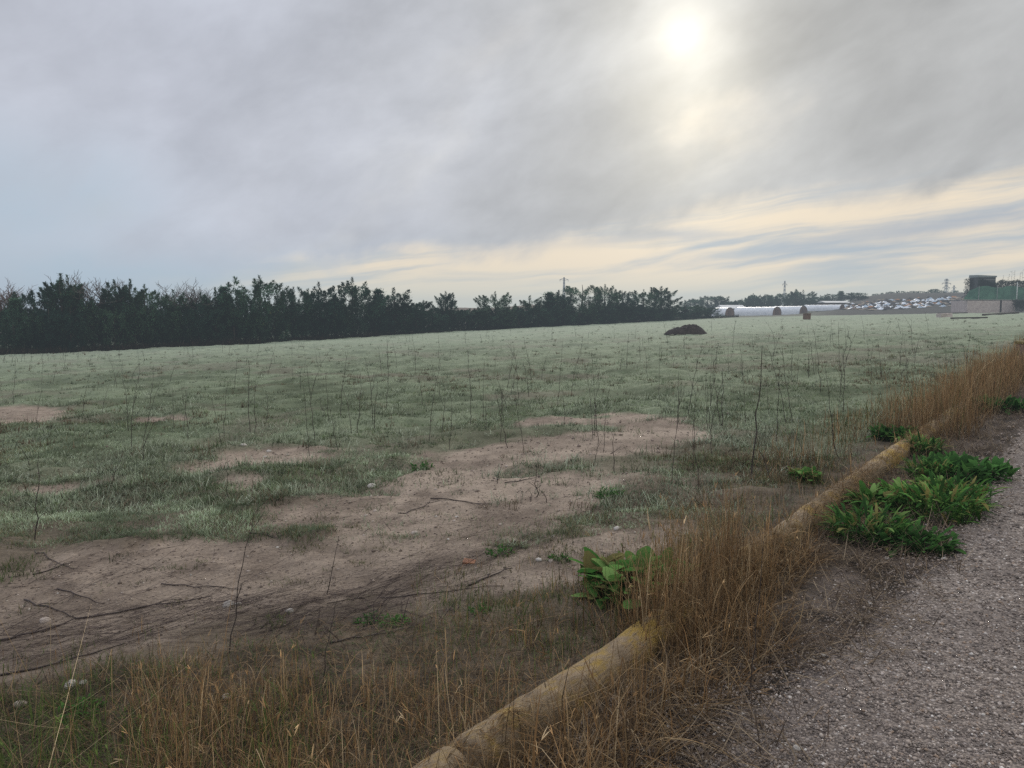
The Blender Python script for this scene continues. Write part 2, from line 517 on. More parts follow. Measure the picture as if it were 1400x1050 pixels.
qs = np.stack([idx[:-1, :-1], idx[:-1, 1:], idx[1:, 1:], idx[1:, :-1]], -1).reshape(-1, 4)
m, nt, out = new_mat('gravel')
v = coords(nt, 'Object')
f1, _ = noise(nt, v, 1.3, 6, .6); f2, _ = noise(nt, v, 40, 4, .6)
vo = nt.nodes.new('ShaderNodeTexVoronoi'); vo.inputs['Scale'].default_value = 75; nt.links.new(v.k, vo.inputs['Vector'])
vr = sep(nt, E(nt, vo.outputs['Color']))
pc = mixc(nt, vr[0], (.12, .098, .086), (.30, .25, .215)); pc = mixc(nt, vr[1].step(.86, .95), pc, (.42, .37, .34))
pc = mixc(nt, (f1).step(.42, .62) * .5, pc, (.10, .08, .072))
pc = mixc(nt, E(nt, vo.outputs['Distance']).step(.35, .75) * .6, pc, (.05, .04, .038))
principled(nt, out, pc, .85, .25, (1 - E(nt, vo.outputs['Distance'])) * .7 + f2 * .3, .9, .012)
trk = link('gravel_track', np_mesh('gravel_track', np.stack([tx, ty, tz], -1).reshape(-1, 3), [qs], None, True), m)
tag(trk, 'pinkish grey gravel track beside the yellow kerb', kind='structure')

# kerb: a long low rounded concrete edge, yellow paint worn through
prof = []
for a in np.linspace(-12, 192, 15):
    prof.append((.082 * math.cos(R(180 - a)), .07 + .078 * math.sin(R(a))))
prof = [(-.082, -.12)] + prof + [(.082, -.12)]
ts = np.concatenate([np.arange(-2.5, 9, .03), np.arange(9, 40, .15)])
V = []; 
for t in ts:
    wob = (vnoise(np.array([t * .5]), np.array([0.]), 5)[0] - .5) * .06; sag = (vnoise(np.array([t * .9]), np.array([4.]), 6)[0] - .5) * .05 - .05 * (1 if (t % 1.5) < .03 else 0)
    bx, by = K0 + KD * t + KN * wob
    bz = float(base_z(np.array([bx]), np.array([by]))[0])
    V.append([(bx + KN[0] * p, by + KN[1] * p, bz + h + (sag if h > -.1 else 0)) for p, h in prof])
V = np.array(V)
nn = (fbm(V[..., 0] * 9 + V[..., 2] * 7, V[..., 1] * 9, 31, 4) - .5) * .035
V[..., 2] += nn; V[..., 0] += nn * .4
m1, n1_ = V.shape[:2]
idx = np.arange(m1 * n1_).reshape(m1, n1_)
qk = np.stack([idx[:-1, :-1], idx[1:, :-1], idx[1:, 1:], idx[:-1, 1:]], -1).reshape(-1, 4)
m, nt, out = new_mat('kerb_paint')
v = coords(nt, 'Object')
vx_, vy_, vz_ = sep(nt, v)
along = vx_ * float(KD[0]) + vy_ * float(KD[1]); across = vx_ * float(KN[0]) + vy_ * float(KN[1])
f1, _ = noise(nt, v, 5, 8, .7); f3, _ = noise(nt, v, 1.1, 4, .5)
f2, _ = noise(nt, comb(nt, along * 9, across * 45, vz_ * 45), 1.0, 8, .72, .6)
con = mixc(nt, f2.step(.3, .7), (.17, .125, .085), (.34, .255, .165))
yel = mixc(nt, f1.step(.3, .7), (.34, .225, .06), (.46, .32, .10))
kc = mixc(nt, (f1 * .55 + f2 * .35 + f3 * .3).step(.49, .63), yel, con)
kc = mixc(nt, f2.step(.54, .68) * .8, kc, (.07, .055, .04))
kc = mixc(nt, f3.step(.5, .7) * .55, kc, (.12, .10, .06))
principled(nt, out, kc, .9, .2, f2 * .75 + f1 * .25, 1.0, .03)
kb = link('kerb', np_mesh('kerb', V.reshape(-1, 3), [qk], None, True), m)
tag(kb, 'worn yellow painted concrete kerb with rounded top', kind='structure')

# ------------------------------------------------------------------ frosted grass
frost_m = leafy('frosted_grass', .3)
def grass_field(n, ylo, yhi, seed):
    g = np.random.default_rng(seed)
    px = g.uniform(-260, 1660, n); py = ylo + (yhi - ylo) * g.uniform(0, 1, n) ** 1.0
    x, y = PN(px, py)
    ok = (y > 0) & (y < 165)
    # keep on the field side of the tree line and of the kerb
    t, u = kerb_tu(x, y)
    ok &= (u < -.25)
    lim = np.interp(px, [-260, 0, 350, 620, 970, 1400, 1660], [499, 487, 470, 454, 436.5, 428, 426])
    ok &= py > lim
    return x[ok], y[ok]
parts = []
def blades(x, y, hmin, hmax, wid, keep_fn, tip, root, seed, gl=1.0):
    g = np.random.default_rng(seed)
    d, lit = zones(x, y)
    r = np.hypot(x, y)
    n1 = fbm(x * .9, y * .9, 201, 3); n2 = fbm(x * 3.2, y * 3.2, 207, 3)
    k = g.uniform(0, 1, len(x)) < keep_fn(d, lit, n1, n2, r)
    x, y, d, lit, r, n1, n2 = (a[k] for a in (x, y, d, lit, r, n1, n2))
    N = len(x)
    z = base_z(x, y) + relief(x, y, d, lit) - .006
    h = (hmin + (hmax - hmin) * sstep(.3, .75, n1 * .55 + n2 * .45)) * g.uniform(.6, 1.25, N)
    lt = (.40 + 1.0 * sstep(.34, .66, fbm(x * 2.6, y * 3.2, 219, 3))) * (.55 + .9 * sstep(.3, .7, fbm(x * 7, y * 8, 221, 2)))
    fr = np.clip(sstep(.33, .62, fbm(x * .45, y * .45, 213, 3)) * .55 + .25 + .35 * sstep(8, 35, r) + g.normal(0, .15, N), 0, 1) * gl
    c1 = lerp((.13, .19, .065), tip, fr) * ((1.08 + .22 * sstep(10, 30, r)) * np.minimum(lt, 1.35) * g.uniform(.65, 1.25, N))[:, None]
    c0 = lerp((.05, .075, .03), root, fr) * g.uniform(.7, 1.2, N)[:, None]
    dry = g.uniform(0, 1, N) < .06 + .4 * sstep(.52, .68, fbm(x * .38, y * .38, 243, 3))
    c1[dry] = np.array([.25, .19, .11]) * g.uniform(.7, 1.1, (dry.sum(), 1))
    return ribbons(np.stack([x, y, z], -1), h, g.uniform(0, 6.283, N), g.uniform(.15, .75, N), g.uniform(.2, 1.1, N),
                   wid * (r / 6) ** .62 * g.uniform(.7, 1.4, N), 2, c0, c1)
keep = lambda d, lit, n1, n2, r: np.clip((.12 + 1.1 * sstep(.34, .56, n1 * .5 + n2 * .5)) * (1 - .965 * d) * (1 - .8 * lit), 0, 1)
x, y = grass_field(360000, 428, 745, 1)
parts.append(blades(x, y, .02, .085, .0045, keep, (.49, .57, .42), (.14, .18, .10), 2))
# coarser tussocks standing out of the short grass
g = np.random.default_rng(33)
nt_ = 17000
px = g.uniform(-260, 1600, nt_); py = 436 + 262 * g.uniform(0, 1, nt_) ** 1.1
x, y = PN(px, py); t, u = kerb_tu(x, y); d_, l_ = zones(x, y)
lim = np.interp(px, [-260, 0, 350, 620, 970, 1400, 1660], [499, 487, 470, 454, 436.5, 428, 426])
k = (y > 0) & (y < 150) & (u < -.4) & (py > lim + .5) & (g.uniform(0, 1, nt_) < (1 - d_ * .96) * (1 - l_ * .8) * (.25 + .75 * sstep(.4, .6, fbm(x * .7, y * .7, 241, 3))))
x, y = x[k], y[k]; m_ = len(x); nb_ = 16
sz = g.uniform(.6, 1.5, m_) ** 1.3
lift = g.uniform(.5, 1.35, m_); frs = np.clip(g.normal(.62, .3, m_), 0, 1)
X = np.repeat(x, nb_) + g.normal(0, .05, m_ * nb_) * np.repeat(sz, nb_); Y = np.repeat(y, nb_) + g.normal(0, .04, m_ * nb_) * np.repeat(sz, nb_)
rr_ = np.hypot(X, Y); fr_ = np.repeat(frs, nb_); lf_ = np.repeat(lift, nb_)[:, None] * g.uniform(.7, 1.25, (m_ * nb_, 1))
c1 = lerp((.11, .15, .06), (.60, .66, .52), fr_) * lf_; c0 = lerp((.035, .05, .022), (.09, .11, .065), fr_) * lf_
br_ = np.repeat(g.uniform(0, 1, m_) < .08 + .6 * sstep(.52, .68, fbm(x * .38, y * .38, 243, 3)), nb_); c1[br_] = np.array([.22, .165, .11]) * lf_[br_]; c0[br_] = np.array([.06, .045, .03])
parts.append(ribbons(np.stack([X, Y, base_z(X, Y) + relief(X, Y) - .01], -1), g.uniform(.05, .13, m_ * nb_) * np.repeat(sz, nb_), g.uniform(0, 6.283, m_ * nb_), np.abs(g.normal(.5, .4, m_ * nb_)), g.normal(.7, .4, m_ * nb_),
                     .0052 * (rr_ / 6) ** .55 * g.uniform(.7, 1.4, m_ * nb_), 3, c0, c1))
V, Fq, K = join(parts)
g_o = link('frosted_grass', np_mesh('frosted_grass', V, [Fq], K), frost_m)
tag(g_o, 'short pale green grass under frost covering the field', kind='stuff')

# green patches of grass near the soil and along the front strip
x, y = grass_field(120000, 610, 1060, 5)
keep2 = lambda d, lit, n1, n2, r: np.clip(sstep(.5, .64, n1 * .4 + n2 * .6) * (1 - .985 * d) * (.35 + .65 * (lit < .3)), 0, 1)
rb1 = blades(x, y, .02, .09, .0042, keep2, (.17, .22, .11), (.06, .085, .03), 6, .5)
x, y = grass_field(200000, 560, 930, 15)
keep3 = lambda d, lit, n1, n2, r: (d > .35) * sstep(.60, .70, fbm(n2 * 40 + n1 * 9, n1 * 31, 229, 1) * .25 + n2 * .75) * .8
rb2 = blades(x, y, .012, .05, .0038, keep3, (.14, .13, .08), (.05, .045, .03), 16, .75)
V, Fq, K = join([rb1, rb2])
o = link('green_grass', np_mesh('green_grass', V, [Fq], K), frost_m)
tag(o, 'fresh green grass tufts between the soil patches', kind='stuff')

# ------------------------------------------------------------------ dry grass
dry_m = leafy('dry_grass', .3)
STRAW = np.array([[.38, .265, .145], [.30, .19, .095], [.225, .135, .065], [.48, .37, .23], [.14, .10, .065]])
def straw(N, g, p=(.26, .3, .22, .08, .14)):
    i = g.choice(5, N, p=p)
    return STRAW[i] * np.clip(g.lognormal(-.1, .32, (N, 1)), .4, 1.9)
def on_ground(x, y): return np.stack([x, y, ground_z(x, y)], -1)
parts = []
def ears(rb, segs, g, L):
    V_, _, K_ = rb; m_ = 2 * (segs + 1)
    tip = V_.reshape(-1, m_, 3)[:, -2:].mean(1); prev = V_.reshape(-1, m_, 3)[:, -4:-2].mean(1); col = K_.reshape(-1, m_, 3)[:, -1]
    k = (g.uniform(0, 1, len(tip)) < .06) & (L > np.median(L))
    d = tip[k] - prev[k]; az_ = np.arctan2(d[:, 1], d[:, 0]); ln = np.arctan2(np.hypot(d[:, 0], d[:, 1]), d[:, 2])
    for q in (-.25, .25):
        parts.append(ribbons(tip[k] - d * .2, g.uniform(.02, .05, k.sum()), az_, ln + q, .25, g.uniform(.003, .006, k.sum()), 3, col[k] * 1.05, col[k] * 1.2, 'leaf'))
def strip(n, t0, t1, u0, u1, h, hv, lean, curl, w, seed, clump=.5, tilt=None, segs=4, p=(.26, .3, .22, .08, .14), green=0.0):
    g = np.random.default_rng(seed)
    t = g.uniform(t0, t1, n); u = u0 + (u1 - u0) * g.beta(1.6, 1.6, n)
    k = g.uniform(0, 1, n) < sstep(clump - .16, clump + .1, fbm(t * 3.1, u * 3.1, seed, 3) + .12)
    t, u = t[k], u[k]; n = len(t)
    x = K0[0] + KD[0] * t + KN[0] * u; y = K0[1] + KD[1] * t + KN[1] * u
    z = base_z(x, y) + np.where(np.abs(u) < .085, .12, -.01)
    L = h * g.uniform(1 - hv, 1 + hv * .6, n) * (.6 + .7 * fbm(t * 2, u * 2, seed + 3, 2))
    azm = g.uniform(0, 6.283, n) if tilt is None else g.normal(tilt, .9, n)
    c = straw(n, g, p)
    gm = g.uniform(0, 1, n) < green
    c[gm] = np.array([.08, .11, .035]) * g.uniform(.6, 1.2, (gm.sum(), 1))
    kk_ = np.where(g.uniform(0, 1, n) < .28, g.normal(0, 1.1, n), 0)
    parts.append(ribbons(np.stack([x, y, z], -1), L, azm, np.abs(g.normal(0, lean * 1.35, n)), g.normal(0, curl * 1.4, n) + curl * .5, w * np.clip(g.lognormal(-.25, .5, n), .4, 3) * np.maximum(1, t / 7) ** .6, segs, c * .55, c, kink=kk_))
    ears(parts[-1], segs, g, L)
AZR = math.atan2(KN[1], KN[0])
# tall clump over the kerb, then flopped grass along it, then the tall brown stand farther on
strip(1900, 1.25, 2.5, -.2, .26, .42, .65, .2, .5, .0028, 301, .45, None, 5)
strip(600, 1.3, 2.7, -.5, .05, .40, .6, .25, .6, .003, 303, .42, None, 5, green=.3)
strip(1700, 1.4, 3.1, .02, .34, .24, .5, .5, 1.3, .004, 305, .42, AZR, 5)
strip(3600, 2.5, 8.0, -.24, .34, .125, .6, .9, 1.2, .004, 307, .42, AZR, 4, green=.08)
strip(9000, 8.0, 19.0, -.6, .5, .56, .6, .26, .6, .0036, 309, .44, None, 4, p=(.26, .32, .24, .08, .1), green=.06)
strip(2200, 23, 42, -.7, .3, .5, .5, .3, .5, .006, 311, .45, None, 3)
strip(3200, -1.5, 1.9, .06, .55, .34, .5, .45, 1.2, .0042, 313, .42, AZR, 5)
strip(1500, 5.5, 12, -1.3, -.3, .34, .5, .3, .7, .004, 315, .45, None, 4, green=.35)
strip(2600, 1.0, 6, -1.0, -.2, .15, .6, .4, .9, .0036, 317, .48, None, 4, green=.35)
# strip before the kerb at the foot of the picture
def front(n, px0, px1, py0, py1, h, lean, curl, w, seed, thr=.5, green=.0, p=(.2, .34, .26, .05, .15), segs=5):
    g = np.random.default_rng(seed)
    px = g.uniform(px0, px1, n); py = g.uniform(py0, py1, n)
    x, y = PN(px, py)
    t, u = kerb_tu(x, y)
    fade = sstep(py0, py0 + (min(py1, 1050) - py0) * .6, py)
    k = (u < -.1) & (g.uniform(0, 1, n) < sstep(thr - .12, thr + .12, fbm(x * 2.6, y * 2.6, seed, 3)) * (.15 + .85 * fade))
    x, y, fade = x[k], y[k], fade[k]; n = len(x)
    c = straw(n, g, p)
    gm = g.uniform(0, 1, n) < green
    c[gm] = np.array([.11, .155, .045]) * g.uniform(.6, 1.3, (gm.sum(), 1))
    parts.append(ribbons(on_ground(x, y) - (0, 0, .01), h * g.uniform(.45, 1.4, n) * (.55 + .6 * fade), g.uniform(0, 6.283, n), np.abs(g.normal(0, lean, n)),
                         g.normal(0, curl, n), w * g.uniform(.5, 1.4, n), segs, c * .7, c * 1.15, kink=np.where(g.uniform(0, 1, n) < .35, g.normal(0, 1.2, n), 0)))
    if h > .12: ears(parts[-1], segs, g, h * g.uniform(.5, 1.4, n))
front(17000, 180, 1000, 860, 1330, .15, .75, 1.1, .0028, 331, .42)
front(2600, 230, 760, 950, 1250, .27, .5, .9, .0028, 333, .46)
front(5500, -300, 430, 880, 1330, .15, .7, .9, .0034, 335, .40, .82)
front(9000, -300, 1000, 830, 1200, .10, 1.0, .6, .0026, 337, .40, .38, (.12, .26, .26, .06, .30), 3)
front(170, -250, 950, 880, 1200, .55, .8, .4, .0028, 339, .30, 0, (.4, .1, .0, .5, .0))
front(5000, 560, 1000, 690, 900, .09, .9, .8, .0026, 341, .42, .5, (.12, .26, .26, .06, .30), 3)
g = np.random.default_rng(351); n = 6200
t = np.where(g.uniform(0, 1, n) < .55, g.uniform(2.3, 8.2, n), g.uniform(-1.5, 3, n)); u = g.normal(.02, .07, n)
x = K0[0] + KD[0] * t + KN[0] * u; y = K0[1] + KD[1] * t + KN[1] * u
k = g.uniform(0, 1, n) < sstep(.35, .6, fbm(t * 1.5, u * 0, 353)); x, y, u = x[k], y[k], u[k]; n = len(x)
zt_ = base_z(x, y) + .072 + .088 * np.sqrt(np.clip(1 - (u / .09) ** 2, 0, 1)) 
c = straw(n, g, (.2, .25, .2, .05, .3)) * .8
parts.append(ribbons(np.stack([x, y, zt_], -1), g.uniform(.05, .22, n), g.normal(AZR, 1.4, n), g.normal(1.45, .2, n), g.normal(.35, .4, n), g.uniform(.0015, .004, n), 4, c, c * .8))
V, Fq, K = join(parts)
o = link('dry_grass', np_mesh('dry_grass', V, [Fq], K), dry_m)
tag(o, 'tall straw brown dead grass along the yellow kerb', kind='stuff')

# flattened straw and dead leaves on the verge between kerb and gravel
parts = []
g = np.random.default_rng(401)
n = 34000
t = g.uniform(-2.2, 15, n) ; t = -2.2 + 17 * g.uniform(0, 1, n) ** 1.5
u = .08 + 1.05 * g.beta(1.3, 1.7, n)
x = K0[0] + KD[0] * t + KN[0] * u; y = K0[1] + KD[1] * t + KN[1] * u
k = g.uniform(0, 1, n) < (1 - sstep(.6, 1.15, u) * .86) * (.25 + .75 * sstep(.4, .6, fbm(t * 2.5, u * 2.5, 403, 3)))
x, y = x[k], y[k]; n = len(x)
c = np.array([[.24, .185, .13], [.135, .10, .072], [.07, .053, .042], [.34, .27, .19]])[g.choice(4, n, p=(.3, .32, .28, .10))] * g.uniform(.7, 1.25, (n, 1))
parts.append(ribbons(np.stack([x, y, base_z(x, y) + g.uniform(-.01, .05, n)], -1), g.uniform(.05, .28, n), g.uniform(0, 6.283, n), g.normal(1.3, .25, n), g.normal(.15, .4, n), g.uniform(.002, .006, n), 4, c, c * .9))
# thin dark litter in front of the kerb
n = 26000
px = g.uniform(-250, 1000, n); py = g.uniform(835, 1240, n)
x, y = PN(px, py); d_, l_ = zones(x, y); t, u = kerb_tu(x, y)
k = (l_ > .4) & (u < -.08); x, y = x[k], y[k]; n = len(x)
c = np.array([[.21, .15, .095], [.12, .09, .06], [.06, .047, .036], [.075, .10, .045]])[g.choice(4, n, p=(.28, .3, .22, .2))] * g.uniform(.7, 1.25, (n, 1))
parts.append(ribbons(on_ground(x, y) + np.stack([0 * x, 0 * x, g.uniform(-.004, .03, n)], -1), g.uniform(.03, .14, n), g.uniform(0, 6.283, n), g.normal(1.4, .22, n), g.normal(.1, .4, n), g.uniform(.002, .005, n), 3, c, c * .9))
V, Fq, K = join(parts)
o = link('plant_litter', np_mesh('plant_litter', V, [Fq], K), dry_m)
tag(o, 'flattened dead straw and leaf litter beside the kerb', kind='stuff')

# ------------------------------------------------------------------ dark twigs on the soil
parts = []
TWDIR = math.atan2(P(230, 822)[1] - P(0, 872)[1], P(230, 822)[0] - P(0, 872)[0])
def twigs(n, cx, cy, rx, ry, slope, lmin, lmax, w, seed, spread=.34, cols=((.045, .035, .034), (.075, .058, .053), (.12, .095, .085))):
    g = np.random.default_rng(seed)
    a = g.uniform(0, 6.283, n); q = np.sqrt(g.uniform(0, 1, n))
    px = cx + rx * q * np.cos(a); py = cy + ry * q * np.sin(a) + slope * (px - cx)
    x, y = PN(px, py)
    c = np.array(cols)[g.choice(len(cols), n)]
    parts.append(ribbons(on_ground(x, y) + (0, 0, .004), g.uniform(lmin, lmax, n), g.normal(TWDIR, spread, n) + math.pi * (g.uniform(0, 1, n) < .5), np.minimum(g.normal(1.46, .10, n), 1.57), g.normal(.06, .10, n),
                         w * g.uniform(.5, 1.5, n), 4, c, c, 'twig'))
twigs(140, 300, 845, 340, 26, -.14, .25, 1.1, .0045, 501)
twigs(130, 420, 835, 130, 22, -.12, .08, .4, .005, 502, .5)
twigs(110, 600, 778, 130, 14, -.28, .2, .8, .004, 503, .25)
twigs(95, 120, 860, 220, 30, -.16, .25, 1.2, .0045, 504)
twigs(150, 420, 740, 420, 60, -.1, .2, .9, .004, 505, .3)
twigs(90, 500, 850, 150, 20, -.12, .08, .35, .005, 506, .9)
twigs(260, 700, 660, 300, 60, -.1, .04, .2, .005, 507, .6)
twigs(140, 80, 770, 140, 40, -.1, .06, .3, .005, 508, .5)
V, Fq, K = join(parts)
o = link('twig_litter', np_mesh('twig_litter', V, [Fq], K), dry_m)
tag(o, 'dark wet twigs strewn over the bare soil', kind='stuff')

# ------------------------------------------------------------------ pebbles and clods as ground cover
def pebbles(x, y, z, size, cols, seed):
    g = np.random.default_rng(seed); N = len(x)
    O = np.array([[1, 0, 0], [0, 1, 0], [-1, 0, 0], [0, -1, 0], [0, 0, .75], [0, 0, -.75], [.62, .62, .35], [-.62, -.62, .35]])[:6]
    V = O[None] * (size[:, None] * g.uniform(.65, 1.35, (N, 6)))[:, :, None]
    a = g.uniform(0, 6.283, N); ca, sa = np.cos(a), np.sin(a)
    X = V[..., 0] * ca[:, None] - V[..., 1] * sa[:, None]; Y = V[..., 0] * sa[:, None] + V[..., 1] * ca[:, None]
    V = np.stack([X + x[:, None], Y + y[:, None], V[..., 2] + z[:, None]], -1).reshape(-1, 3)
    T = np.array([[0, 1, 4], [1, 2, 4], [2, 3, 4], [3, 0, 4], [1, 0, 5], [2, 1, 5], [3, 2, 5], [0, 3, 5]])
    Fq = (np.arange(N)[:, None, None] * 6 + T[None]).reshape(-1, 3)
    K = np.repeat(cols, 6, 0) * g.uniform(.85, 1.15, (N * 6, 1))
    return V, Fq, K
m, nt, out = new_mat('pebble'); v = coords(nt); f, _ = noise(nt, v, 90, 4, .6)
kk = f * .8 + .6
principled(nt, out, mixc(nt, 1.0, attr(nt), comb(nt, kk, kk, kk), 'MULTIPLY'), .8, .3)
peb_m = m
g = np.random.default_rng(601)
n = 125000
px = g.uniform(700, 1700, n); py = 480 + 820 * g.uniform(0, 1, n) ** .8
x, y = PN(px, py); t, u = kerb_tu(x, y)
e0 = .52 + .26 * sstep(1.3, 3.5, t) + (fbm(t * 1.1, t * 0, 101) - .5) * .42 + (fbm(t * 5, t * 0, 103) - .5) * .2
k = (u > e0 - .25 * g.uniform(0, 1, n) ** 2 * 1.5) & (u < 6.5) & (t > -8)
x, y, u, e0 = x[k], y[k], u[k], e0[k]; n = len(x)
pal = np.array([[.255, .21, .18], [.185, .152, .132], [.33, .275, .235], [.43, .375, .33], [.105, .088, .078], [.27, .20, .15], [.56, .52, .48]])
cols = pal[g.choice(7, n, p=(.26, .25, .16, .06, .17, .07, .03))] * g.uniform(.8, 1.2, (n, 1))
size = np.minimum(g.gamma(3.2, .0013, n) + .0016, .015) * np.clip(np.hypot(x, y) / 5, .8, 1.6)
V, Fq, K = pebbles(x, y, track_z(x, y) + size * .15, size, cols, 602)
o = link('gravel', np_mesh('gravel', V, [Fq], K), peb_m)
tag(o, 'loose small pinkish grey stones on the track', kind='stuff')
n = 26000
px = g.uniform(-250, 1000, n); py = g.uniform(560, 900, n)
x, y = PN(px, py); d_, l_ = zones(x, y)
k = g.uniform(0, 1, n) < d_ * .9 + .03; x, y = x[k], y[k]; n = len(x)
pal = np.array([[.20, .155, .13], [.13, .10, .08], [.26, .21, .17], [.36, .31, .26]])
cols = pal[g.choice(4, n, p=(.4, .36, .2, .04))]
size = np.minimum(g.gamma(2, .0022, n) + .002, .022) * np.clip(np.hypot(x, y) / 7, .7, 1.5)
V, Fq, K = pebbles(x, y, ground_z(x, y) + size * .1, size, cols, 604)
o = link('soil_crumbs', np_mesh('soil_crumbs', V, [Fq], K), peb_m)
tag(o, 'small clods and grit on the bare soil', kind='stuff')

# ================================================================== THINGS
bark_m = speckled('bark', (.035, .028, .022), (.09, .07, .055), 14)
grey_bark_m = speckled('grey_bark', (.07, .055, .05), (.15, .12, .11), 14)
needle_m = leafy('needles', .25, vary=.8)

def crown_mesh(prof, nb, ns, seed, spray=.05, up=(.5, 1.0), wid=.3, layered=0.0):
    """unit-height crown of several thousand small needle sprays on limbs"""
    g = np.random.default_rng(seed)
    h = .02 + .97 * g.uniform(0, 1, nb) ** .9
    if layered: h = np.round(h * layered + g.normal(0, .12, nb)) / layered; h = np.clip(h, .02, .985)
    az = g.uniform(0, 6.283, nb)
    lob = .72 + .5 * vnoise(az * 1.3 + seed, h * 6, seed)
    rad = prof(h) * lob * g.uniform(.6, 1.12, nb)
    upn = g.uniform(*up, nb)
    B = []; DD = []; SH = []
    for k in range(ns):
        s = .12 + .92 * (k + g.uniform(0, 1, nb)) / ns
        rr_ = rad * s
        zz = h + rad * s * upn * .45 - .06 * (1 - s)
        j = g.normal(0, .018, (nb, 3))
        B.append(np.stack([np.cos(az) * rr_, np.sin(az) * rr_, np.clip(zz, .01, 1.0)], -1) + j); DD.append(az + g.normal(0, .7, nb)); SH.append(s)
    B = np.concatenate(B); DD = np.concatenate(DD); SH = np.concatenate(SH); N = len(B)
    L = spray * g.uniform(.5, 1.4, N)
    lean = g.uniform(.25, 1.35, N)
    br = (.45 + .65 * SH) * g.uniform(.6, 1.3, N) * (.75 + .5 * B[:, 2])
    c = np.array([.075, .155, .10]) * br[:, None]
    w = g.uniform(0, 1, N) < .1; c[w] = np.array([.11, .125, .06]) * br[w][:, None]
    V, Fq, K = ribbons(B, L, DD, lean, g.uniform(-.2, .5, N), L * wid, 2, c * .8, c * 1.15)
    return np_mesh('crown', V, [Fq], K)

def plume_mesh(env, np_, ns, seed, plen=(.16, .30), prad=.075, spray=.027, lead=True):
    """crown built of many small pointed shoots that lean outward inside the envelope env(h)"""
    g = np.random.default_rng(seed)
    B = []; AZ = []; LN = []; BR = []
    for i in range(np_):
        if lead and i == 0: b = np.array([0, 0, .62]); ax = np.array([.02, 0, 1.]); pl = .40; pr = prad * .9
        else:
            h = g.uniform(.02, .80); a = g.uniform(0, 6.283); r = env(np.array([h]))[0] * math.sqrt(g.uniform(.05, 1.0))
            b = np.array([math.cos(a) * r, math.sin(a) * r, h]); o_ = g.uniform(.15, .75)
            ax = np.array([math.cos(a) * o_, math.sin(a) * o_, 1.]); ax /= np.linalg.norm(ax)
            pl = g.uniform(*plen) * (1.15 - .5 * h); pr = prad * g.uniform(.7, 1.3)
            pl = min(pl, (1.0 - h) / ax[2])
        s = g.uniform(0, 1, ns) ** .8; q = pr * (1.05 - s) * np.sqrt(g.uniform(.1, 1, ns)) * (1 + .3 * np.sin(s * 25 + i)); a2 = g.uniform(0, 6.283, ns)
        B.append(b + ax * (s * pl)[:, None] + np.stack([np.cos(a2) * q, np.sin(a2) * q, -.25 * q], -1)); AZ.append(a2 + g.normal(0, .4, ns)); LN.append(g.uniform(.2, 1.2, ns))
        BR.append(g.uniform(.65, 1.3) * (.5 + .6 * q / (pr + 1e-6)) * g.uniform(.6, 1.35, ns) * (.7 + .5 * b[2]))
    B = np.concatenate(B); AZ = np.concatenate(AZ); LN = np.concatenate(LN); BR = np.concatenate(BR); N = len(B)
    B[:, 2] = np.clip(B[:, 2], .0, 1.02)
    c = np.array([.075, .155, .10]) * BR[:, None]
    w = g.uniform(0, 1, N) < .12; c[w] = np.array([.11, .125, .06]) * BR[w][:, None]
    L = spray * g.uniform(.5, 1.4, N)
    V, Fq, K = ribbons(B, L, AZ, LN, g.uniform(-.2, .4, N), L * .34, 2, c * .85, c * 1.1)
    return np_mesh('crown', V, [Fq], K)

def trunk_mb(seed, lean=.0, limbs=7):
    rnd = random.Random(seed); mb = MB()
    pts = [(0, 0, -.03)] + [(rnd.uniform(-.012, .012) + lean * k / 6, rnd.uniform(-.012, .012), k / 6 * .93) for k in range(1, 7)]
    mb.tube(pts, [.03, .024, .02, .016, .012, .008, .003], 7)
    for k in range(limbs):
        a = rnd.uniform(0, 6.28); z = rnd.uniform(.12, .7); L = .22 * (1 - z) + .05
        mb.tube([(lean * z, 0, z), (lean * z + math.cos(a) * L * .6, math.sin(a) * L * .6, z + L * .35), (lean * z + math.cos(a) * L, math.sin(a) * L, z + L * .7)], [.009, .006, .002], 5)
    return mb

def conifer_proto(seed, crown):
    t = empty('conifer_tree', (0, 0, 0))
    trunk_mb(seed).build('trunk', bark_m, t, True)
    link('crown', crown, needle_m, t)
    return t
cone = lambda k, w: (lambda h: w * (1 - h) ** k * (.6 + .4 * sstep(0, .2, h)) + .012)
dome = lambda w: (lambda h: w * np.sqrt(np.clip(1 - (np.clip(h - .30, -1, 1) / .72) ** 2, .02, 1)))
PRO = {
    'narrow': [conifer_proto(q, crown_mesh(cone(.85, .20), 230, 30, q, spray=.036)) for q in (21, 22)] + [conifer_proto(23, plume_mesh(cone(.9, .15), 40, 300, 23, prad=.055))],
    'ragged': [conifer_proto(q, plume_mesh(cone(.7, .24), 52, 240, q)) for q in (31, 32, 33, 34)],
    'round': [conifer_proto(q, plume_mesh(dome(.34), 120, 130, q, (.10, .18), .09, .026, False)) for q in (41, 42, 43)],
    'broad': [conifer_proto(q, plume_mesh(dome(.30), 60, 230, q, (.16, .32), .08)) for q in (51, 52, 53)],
}
USED = set()
EDGE = ([0, 350, 620, 970, 1010], [486, 469.5, 453.5, 435.5, 433.5])
